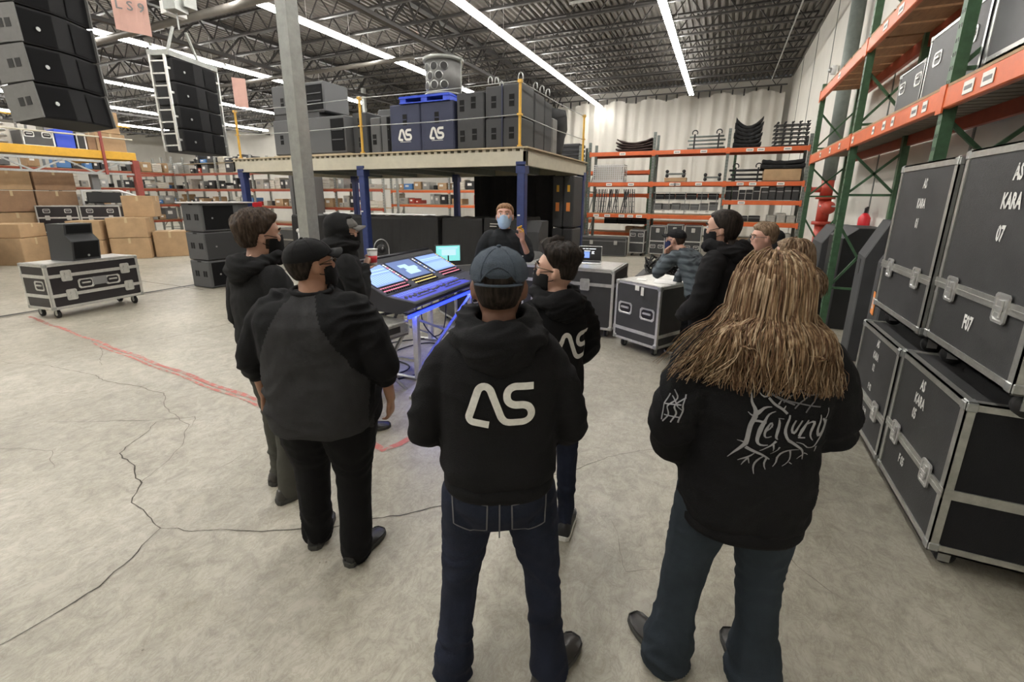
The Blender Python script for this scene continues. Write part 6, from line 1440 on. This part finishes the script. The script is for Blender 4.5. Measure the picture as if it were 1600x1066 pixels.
# P8 tall man with black hair
def hair8(az, el):
    a = abs(az); lim = 40 if a < 40 else (40-(a-40)*1.0 if a < 84 else (2 if a < 96 else max(-70, 2-(a-96)*4))); k = ss(el, lim-4, lim+5); return -.014+k*(.014+.016)
P8, HM8, A8, T8 = person('tall person in black hoodie with slicked long black hair and black mask', (.045, 3.62), 68,
    dict(h=1.80, bw=.98, feet={-1: (-.12, 0, 5), 1: (.12, 0, -8)}, arms={-1: ((-.25, .02, 1.13), (-.14, .20, .99), None), 1: ((.265, .0, 1.12), (.17, .21, .985), None)},
    top='hoodie_dark', hood='down', hoodw=1.18, pants='pants_black', skin='skin_light', hair=(hair8, 'hair_dark', .12), mask='mask_black', brow='hair_dark', hy=14, hp=-2, hs=1.08, seed=23, puff=.006))
q = MB(); q.loft([ering(Vector((0, -.065-.02*i, .06-.045*i)), .062-.004*i, .040-.002*i, 16, 2) for i in range(6)]); q.xf(HM8).build('long_hair', 'hair_dark', P8, True)
# long hair maker
def body_bvh(P, names=('hoodie', 'jacket', 'hood')):
    V = []; F = []
    for c in P.children:
        if any(c.name.startswith(n_) for n_ in names):
            o = len(V); V += [v.co.copy() for v in c.data.vertices]; F += [tuple(i+o for i in p.vertices) for p in c.data.polygons]
    return BVHTree.FromPolygons(V, F)
def push(bv, p, gap):
    for _ in range(2):
        h = bv.find_nearest(p)
        if h[0] is None: return p
        d = (p-h[0]).dot(h[1])
        if d < gap and h[3] < .25: p = h[0]+h[1]*gap
    return p
def long_hair(P, HM, m_, length, n=700, seed=1, wave=.012, sweep=None, r0=.0048, azr=128, steps=40, elmax=84):
    "strands rooted on the scalp, falling by small steps and resting on skull and garment"
    random.seed(seed); mb = MB(); bv = body_bvh(P); inv = HM.inverted(); down = Vector((0, 0, -1))
    for i in range(n):
        azd = 180+random.uniform(-azr, azr); az0 = R(azd); el0 = R(random.triangular(-25, elmax, 35))
        side = math.sin(az0); d = Vector((math.sin(az0)*math.cos(el0), math.cos(az0)*math.cos(el0), math.sin(el0)))
        gap = .015+.018*random.random(); p = HM @ (HC+d*(hr(math.atan2(d.x, d.y), el0)+gap)); st_ = .021; zt = (HM @ Vector((0, 0, .235))).z-length*random.uniform(.82, 1.08)
        cen = HM @ HC; v = ((p-cen).normalized()*.3+down*.5).normalized(); pts = [p.copy()]; ph = random.uniform(0, 6.3); fl = random.uniform(0, 1); bg = .006+.022*random.random()
        outw = Vector((math.sin(az0), math.cos(az0), 0))
        for k in range(steps):
            if p.z < zt: break
            u = min(1, (k+1)/20); v = (v*.55+down*.6+outw*.03*fl*(1-u)).normalized()
            if sweep: v = (v+sweep(u, side, fl)).normalized()
            p = p+v*st_
            q = inv @ p; r_ = q-HC; el = math.atan2(r_.z, math.hypot(r_.x, r_.y))
            if el > R(-62):
                m__ = hr(math.atan2(r_.x, r_.y), el)+gap*(1-.3*u)
                if r_.length < m__: q = HC+r_.normalized()*m__; p = HM @ q
            h = bv.find_nearest(p)
            if h[0] is not None and h[3] < .09:
                dd = (p-h[0]).dot(h[1])
                if dd < bg:
                    p = h[0]+h[1]*bg; v = (v-h[1]*v.dot(h[1])*.8).normalized()
                    if not (side < -.5 and fl > .55): v = (v+Vector((-p.x*2.6 if abs(p.x) > .09 else 0, -.15, 0))).normalized()
            pts.append(p.copy())
        if len(pts) < 4: continue
        lat = outw.cross(down).normalized()
        pts = [q+lat*(wave*(j/20)*math.sin(ph+j*.75)) for j, q in enumerate(pts)]
        pts = [pts[0]]+[(pts[j-1]+pts[j]*2+pts[j+1])/4 for j in range(1, len(pts)-1)]+[pts[-1]]
        rr = [r0*random.uniform(.85, 1.15)*(1-.72*(j/len(pts))**2) for j in range(len(pts))]
        mb.tube(pts, rr, 4, flat=.55, up=outw, mi=random.choice((0, 0, 1, 2)))
    return mb.build('hair', m_ if isinstance(m_, list) else [m_]*3, P, True)
def scalp(P, HM, m_, th=.020, front=38):
    f = lambda az, el: (-.014+(.014+th)*ss(el, (front if abs(az) < 40 else front-(abs(az)-40)*1.25 if abs(az) < 90 else -60)-5, (front if abs(az) < 40 else front-(abs(az)-40)*1.25 if abs(az) < 90 else -60)+6))
    return shell(f, 72, 40, rough=.2).xf(HM).build('scalp_hair', m_, P, True)
# P9 light-haired person in dark jacket behind
P9, HM9, A9, T9 = person('person in black jacket with shoulder-length brown hair, behind the long-haired blond person', (.44, 3.27), 62,
    dict(h=1.64, bw=1.08, feet={-1: (-.12, 0, 5), 1: (.12, 0, -8)}, arms={-1: ((-.27, .02, 1.13), (-.16, .20, .99), None), 1: ((.30, -.02, 1.14), (.19, .19, .97), None)},
    top='hoodie_dark', topname='jacket', hood='down', hoodw=1.15, pants='pants_black', skin='skin_light', mask='mask_black', hy=14, hp=-4, hs=1.06, seed=27, puff=.012))
scalp(P9, HM9, 'hair_light', .022)
long_hair(P9, HM9, ['hair_light', 'hair_blond', 'hair_auburn'], .31, 800, 31, .008, r0=.0036)
# P10 half hidden face
P10, HM10, A10, T10 = person('person half hidden behind, only a face with glasses and short light hair showing', (.40, 4.72), 105,
    dict(h=1.66, bw=.95, feet={-1: (-.12, 0, 5), 1: (.12, 0, -8)}, arms={-1: ((-.27, .02, 1.13), (-.16, .20, .99), None), 1: ((.28, -.02, 1.14), (.19, .19, .97), None)},
    top='shirt_dark', topname='shirt', band=False, pants='pants_black', skin='skin_pink', hair=(short_hair(.03, .014), 'hair_light', .4), glasses='glasses_dark', brow='hair_light', mask=None, hs=1.08, seed=29))
# P11 long blond hair, band hoodie
P11, HM11, A11, T11 = person('person with long blond hair and grey branch lettering on a black hoodie', (.17, 1.66), 16,
    dict(h=1.70, bw=1.06, bd=1.10, sw=1.0, feet={-1: (-.20, .0, 32), 1: (.135, -.04, 8)}, arms={-1: ((-.285, -.04, 1.13), (-.225, .10, .955), ((.4, .6, -.6), (.7, -.2, 0), (0, .6, .6), .5)), 1: ((.262, -.03, 1.15), (.17, .20, 1.09), None)},
    top='hoodie_black', pants='jeans_slate', hood='down', hoodw=1.12, skin='skin_light', hy=8, hp=-6, hs=1.12, mask='mask_black', glasses='glasses_dark', puff=.018, tw=1.18, cuff=.092, shoe='shoe_leather', seed=31, wr=.012, hem=.80, shoeL=.30, headoff=(0, .02, .035)))
scalp(P11, HM11, 'hair_blond', .018)
long_hair(P11, HM11, ['hair_blond', 'hair_pale', 'hair_auburn'], .375, 2000, 44, .012, r0=.0034, azr=112, sweep=lambda u, sd, fl: Vector((-.95*max(0, u-.45)*fl if sd < -.55 else (.15*u*fl if sd > .6 else 0), 0, 0)))
# wrist band
q = MB(); q.tube([A11[-1][2]+Vector((.034*math.cos(a), .020*math.sin(a), .030*math.sin(a)-.0)) for a in [i*PI/8 for i in range(17)]], .008, 6); q.build('wrist_band', 'plastic_black', P11, True)
# back print: branch lettering, coordinates taken in a 16 x 10.66 frame then centred
def tp(l, w0=.12, w1=.03, wm=None):
    n = len(l); out = []
    for i, (x, y) in enumerate(l):
        u = i/(n-1); w = w0+(w1-w0)*u if wm is None else (w0+(wm-w0)*u*2 if u < .5 else wm+(w1-wm)*(u*2-1)); out.append(((x-8.1), (5.0-y), w*2.0))
    return out
S = []
S += [tp([(4.6, .3), (4.75, 1.4), (5.3, 2.2), (5.3, 3.0), (5.0, 3.8), (4.85, 5.0), (4.75, 6.1)], .04, .22, .24), tp([(4.75, 6.0), (4.4, 6.6), (3.9, 7.2), (3.4, 8.0)], .20, .03), tp([(4.6, 2.5), (4.8, 2.9), (5.2, 2.9)], .03, .10), tp([(4.0, 5.8), (4.3, 5.65), (4.7, 5.9)], .03, .10),
      tp([(5.3, 2.6), (5.9, 1.8), (6.6, 1.65)], .22, .04), tp([(5.3, 3.4), (5.9, 3.3), (6.3, 3.4)], .14, .12), tp([(7.0, 2.1), (6.4, 2.5), (6.1, 3.3), (5.9, 4.4), (5.7, 5.6), (6.0, 6.1), (6.8, 5.9)], .04, .04, .22),
      tp([(5.3, .2), (5.7, .8), (6.2, .7), (6.1, -.1)], .03, .05, .12), tp([(6.2, .7), (6.8, 1.4), (7.6, 1.8), (8.1, 2.3)], .12, .12), tp([(6.5, 0), (6.3, .5)], .03, .08), tp([(7.2, 1.4), (7.45, 1.0)], .10, .04), tp([(7.75, 1.8), (7.9, 1.5)], .08, .03)]
S += [tp([(6.9, 3.9), (7.0, 3.3), (6.7, 3.4), (6.4, 4.0), (6.3, 5.0), (6.5, 5.3), (7.0, 4.9)], .08, .05, .12), tp([(6.4, 4.4), (6.8, 4.1), (7.0, 3.6)], .07, .07),   # e
      tp([(7.5, 3.0), (7.7, 3.4), (7.5, 4.2), (7.3, 5.1), (7.6, 5.2)], .05, .05, .16), tp([(7.4, 2.9), (7.9, 2.9)], .04, .04),                # i
      tp([(8.35, 2.4), (8.3, 3.4), (8.2, 4.4), (8.25, 4.9), (8.6, 5.2)], .07, .12, .16),                                                       # l
      tp([(8.95, 2.9), (8.85, 3.8), (8.85, 4.5), (9.15, 4.65), (9.4, 4.0), (9.55, 2.9)], .08, .08, .14), tp([(9.6, 4.8), (9.9, 4.1), (10.2, 2.9)], .12, .08, .18), tp([(10.1, 3.4), (10.7, 3.0), (11.0, 3.1), (10.8, 4.0), (10.6, 4.8), (11.0, 5.2)], .08, .04, .16), tp([(9.5, 4.9), (10.2, 4.9)], .06, .06),   # u n
      tp([(11.4, 2.4), (11.6, 3.0), (11.4, 4.2), (11.5, 4.9), (12.0, 4.6), (12.2, 3.2), (11.8, 2.9)], .05, .10, .18), tp([(12.2, 3.1), (12.1, 4.6), (11.7, 5.4), (11.4, 6.0), (10.5, 6.1), (10.2, 5.5), (9.4, 5.4)], .14, .03), tp([(12.2, 1.8), (12.45, 2.4), (12.1, 3.0)], .04, .08), tp([(11.6, 6.0), (11.7, 6.8)], .1, .03)]
S += [tp([(8.6, 5.2), (9.4, 5.7), (10.2, 6.3), (10.6, 7.1), (10.6, 7.7)], .16, .04), tp([(10.6, 7.1), (10.0, 7.6)], .08, .03), tp([(10.6, 6.9), (11.0, 6.9), (11.1, 7.2)], .08, .03),
      tp([(6.1, 6.6), (6.8, 6.1), (7.3, 5.8), (7.5, 5.4)], .03, .12), tp([(7.3, 5.8), (7.4, 6.6)], .1, .03), tp([(4.8, 6.4), (5.6, 6.8), (6.4, 7.0), (7.0, 7.5), (7.3, 7.7)], .18, .06), tp([(5.7, 7.0), (5.2, 7.6), (4.7, 7.7), (4.3, 8.1)], .05, .03, .12), tp([(5.2, 7.6), (4.8, 8.2), (4.7, 8.6)], .1, .03), tp([(5.2, 7.6), (5.4, 8.3)], .08, .03),
      tp([(6.6, 7.3), (6.0, 7.8), (5.8, 8.5), (6.0, 9.5)], .08, .03, .13), tp([(7.0, 7.5), (6.8, 8.1), (6.8, 8.6), (7.05, 8.9)], .13, .03), tp([(8.0, 8.0), (8.0, 7.3), (8.4, 6.6), (9.1, 6.3), (9.9, 6.3)], .08, .03, .13), tp([(9.0, 6.4), (9.3, 7.0), (9.3, 8.0), (8.6, 8.4)], .10, .03), tp([(9.3, 8.0), (9.6, 8.2)], .06, .03), tp([(8.0, 7.4), (8.1, 8.0), (7.7, 8.5)], .1, .03), tp([(7.2, 7.0), (7.7, 6.7), (7.9, 6.0)], .03, .08)]
fl_ = stroke_mesh(S, .1, .28); kx = .265/8.2; fl_.v = [(v[0]*kx, v[1]*kx*.98, 0) for v in fl_.v]
project(P11, fl_, (.03, -.1, 1.195), (1, 0, 0), (0, 0, 1), T11, .004, mat_='print_grey', name='branch_lettering')
sp = [[(.30*(1-i/26)*math.cos(i*.55), .30*(1-i/26)*math.sin(i*.55), .06) for i in range(24)], [(-.1, -.3, .05), (.15, -.6, .06), (.6, -.85, .06), (1.0, -1.0, .05)], [(.5, -.75, .05), (.9, -.5, .05), (1.3, -.7, .05), (1.9, -.65, .04)], [(.7, -.95, .04), (1.0, -.6, .04)], [(1.0, -1.1, .04), (1.3, -.7, .04)], [(1.3, -1.2, .04), (1.6, -.65, .04)], [(.8, -.9, .04), (1.7, -1.05, .04)]]
q = stroke_mesh(sp, .05, .08); q.v = [(v[0]*.115, v[1]*.115, 0) for v in q.v]
try:
    hd11 = [c for c in P11.children if c.name.startswith('hood') and not c.name.startswith('hoodie')][0]
    # join hood and hoodie surfaces for projection
    class _T: pass
    t_ = _T(); t_.data = T11.data
    project(P11, q, (-.065, -.1, 1.425), (1, 0, 0), (0, 0, 1), T11, .005, mat_='print_soft', name='spiral_print')
except Exception as ex: print('spiral', ex)
sv = [[(0, 0, .1), (.4, .6, .1), (.1, 1.2, .12), (.7, 1.8, .1), (.3, 2.4, .1)], [(.6, .1, .1), (.9, .8, .12), (.6, 1.4, .1), (1.2, 2.0, .1)], [(0, .5, .08), (1.2, .6, .08)], [(-.1, 1.3, .08), (1.1, 1.5, .08)], [(.2, 1.9, .08), (1.2, 1.1, .08)], [(-.1, .1, .1), (-.2, 1.0, .1), (0, 2.0, .1)], [(1.1, .2, .1), (1.25, 1.2, .1), (1.1, 2.2, .1)]]
q = stroke_mesh(sv, .1, .15); q.v = [((v[0]-.5)*.045, (v[1]-1.2)*.048, 0) for v in q.v]
sh_, el_, wr_ = A11[-1]; mid = sh_.lerp(el_, .62)
project(P11, q, mid+Vector((-.02, -.05, 0)), (.72, -.69, 0), (0, 0, 1), T11, .005, mat_='print_grey', name='sleeve_print')
# ================================================================ one label for each repeat
ORD = ['first', 'second', 'third', 'fourth', 'fifth', 'sixth', 'seventh', 'eighth', 'ninth', 'tenth', '11th', '12th', '13th', '14th', '15th', '16th', '17th', '18th', '19th', '20th']+['%dth' % i for i in range(21, 80)]
LVL = {1: [''], 2: ['lower', 'upper'], 3: ['lowest', 'middle', 'top'], 4: ['lowest', 'second', 'third', 'top'], 5: ['lowest', 'second', 'third', 'fourth', 'top']}
grp = {}
for o in list(bpy.data.objects):
    if o.parent is None and 'label' in o.keys() and 'group' in o.keys(): grp.setdefault((o['group'], o['label']), []).append(o)
for (g_, lab), L in grp.items():
    if len(L) < 2: continue
    if lab.startswith('strip light'):
        for i, o in enumerate(sorted(L, key=lambda q: -q.location.y)): o['label'] = ORD[i]+' '+lab+', counted from the far end'
        continue
    zs = sorted({round(o.location.z, 1) for o in L}); lv = []
    for z in zs:
        if not lv or z-lv[-1][-1] > .11: lv.append([z])
        else: lv[-1].append(z)
    for q, zz in enumerate(lv):
        S_ = sorted([o for o in L if round(o.location.z, 1) in zz], key=lambda o: (o.location.x+.55*0 if abs(max(p.location.x for p in L)-min(p.location.x for p in L)) > .9 else o.location.y))
        for i, o in enumerate(S_):
            lab2 = lab
            for w_ in (' cluttered',): lab2 = lab2.replace(w_, '')
            o['label'] = lab2+(', '+LVL.get(len(lv), [str(x) for x in range(9)])[q]+(' shelf' if 'shelv' in lab else ' layer') if len(lv) > 1 else '')+', '+ORD[min(i, 78)]+' from left'
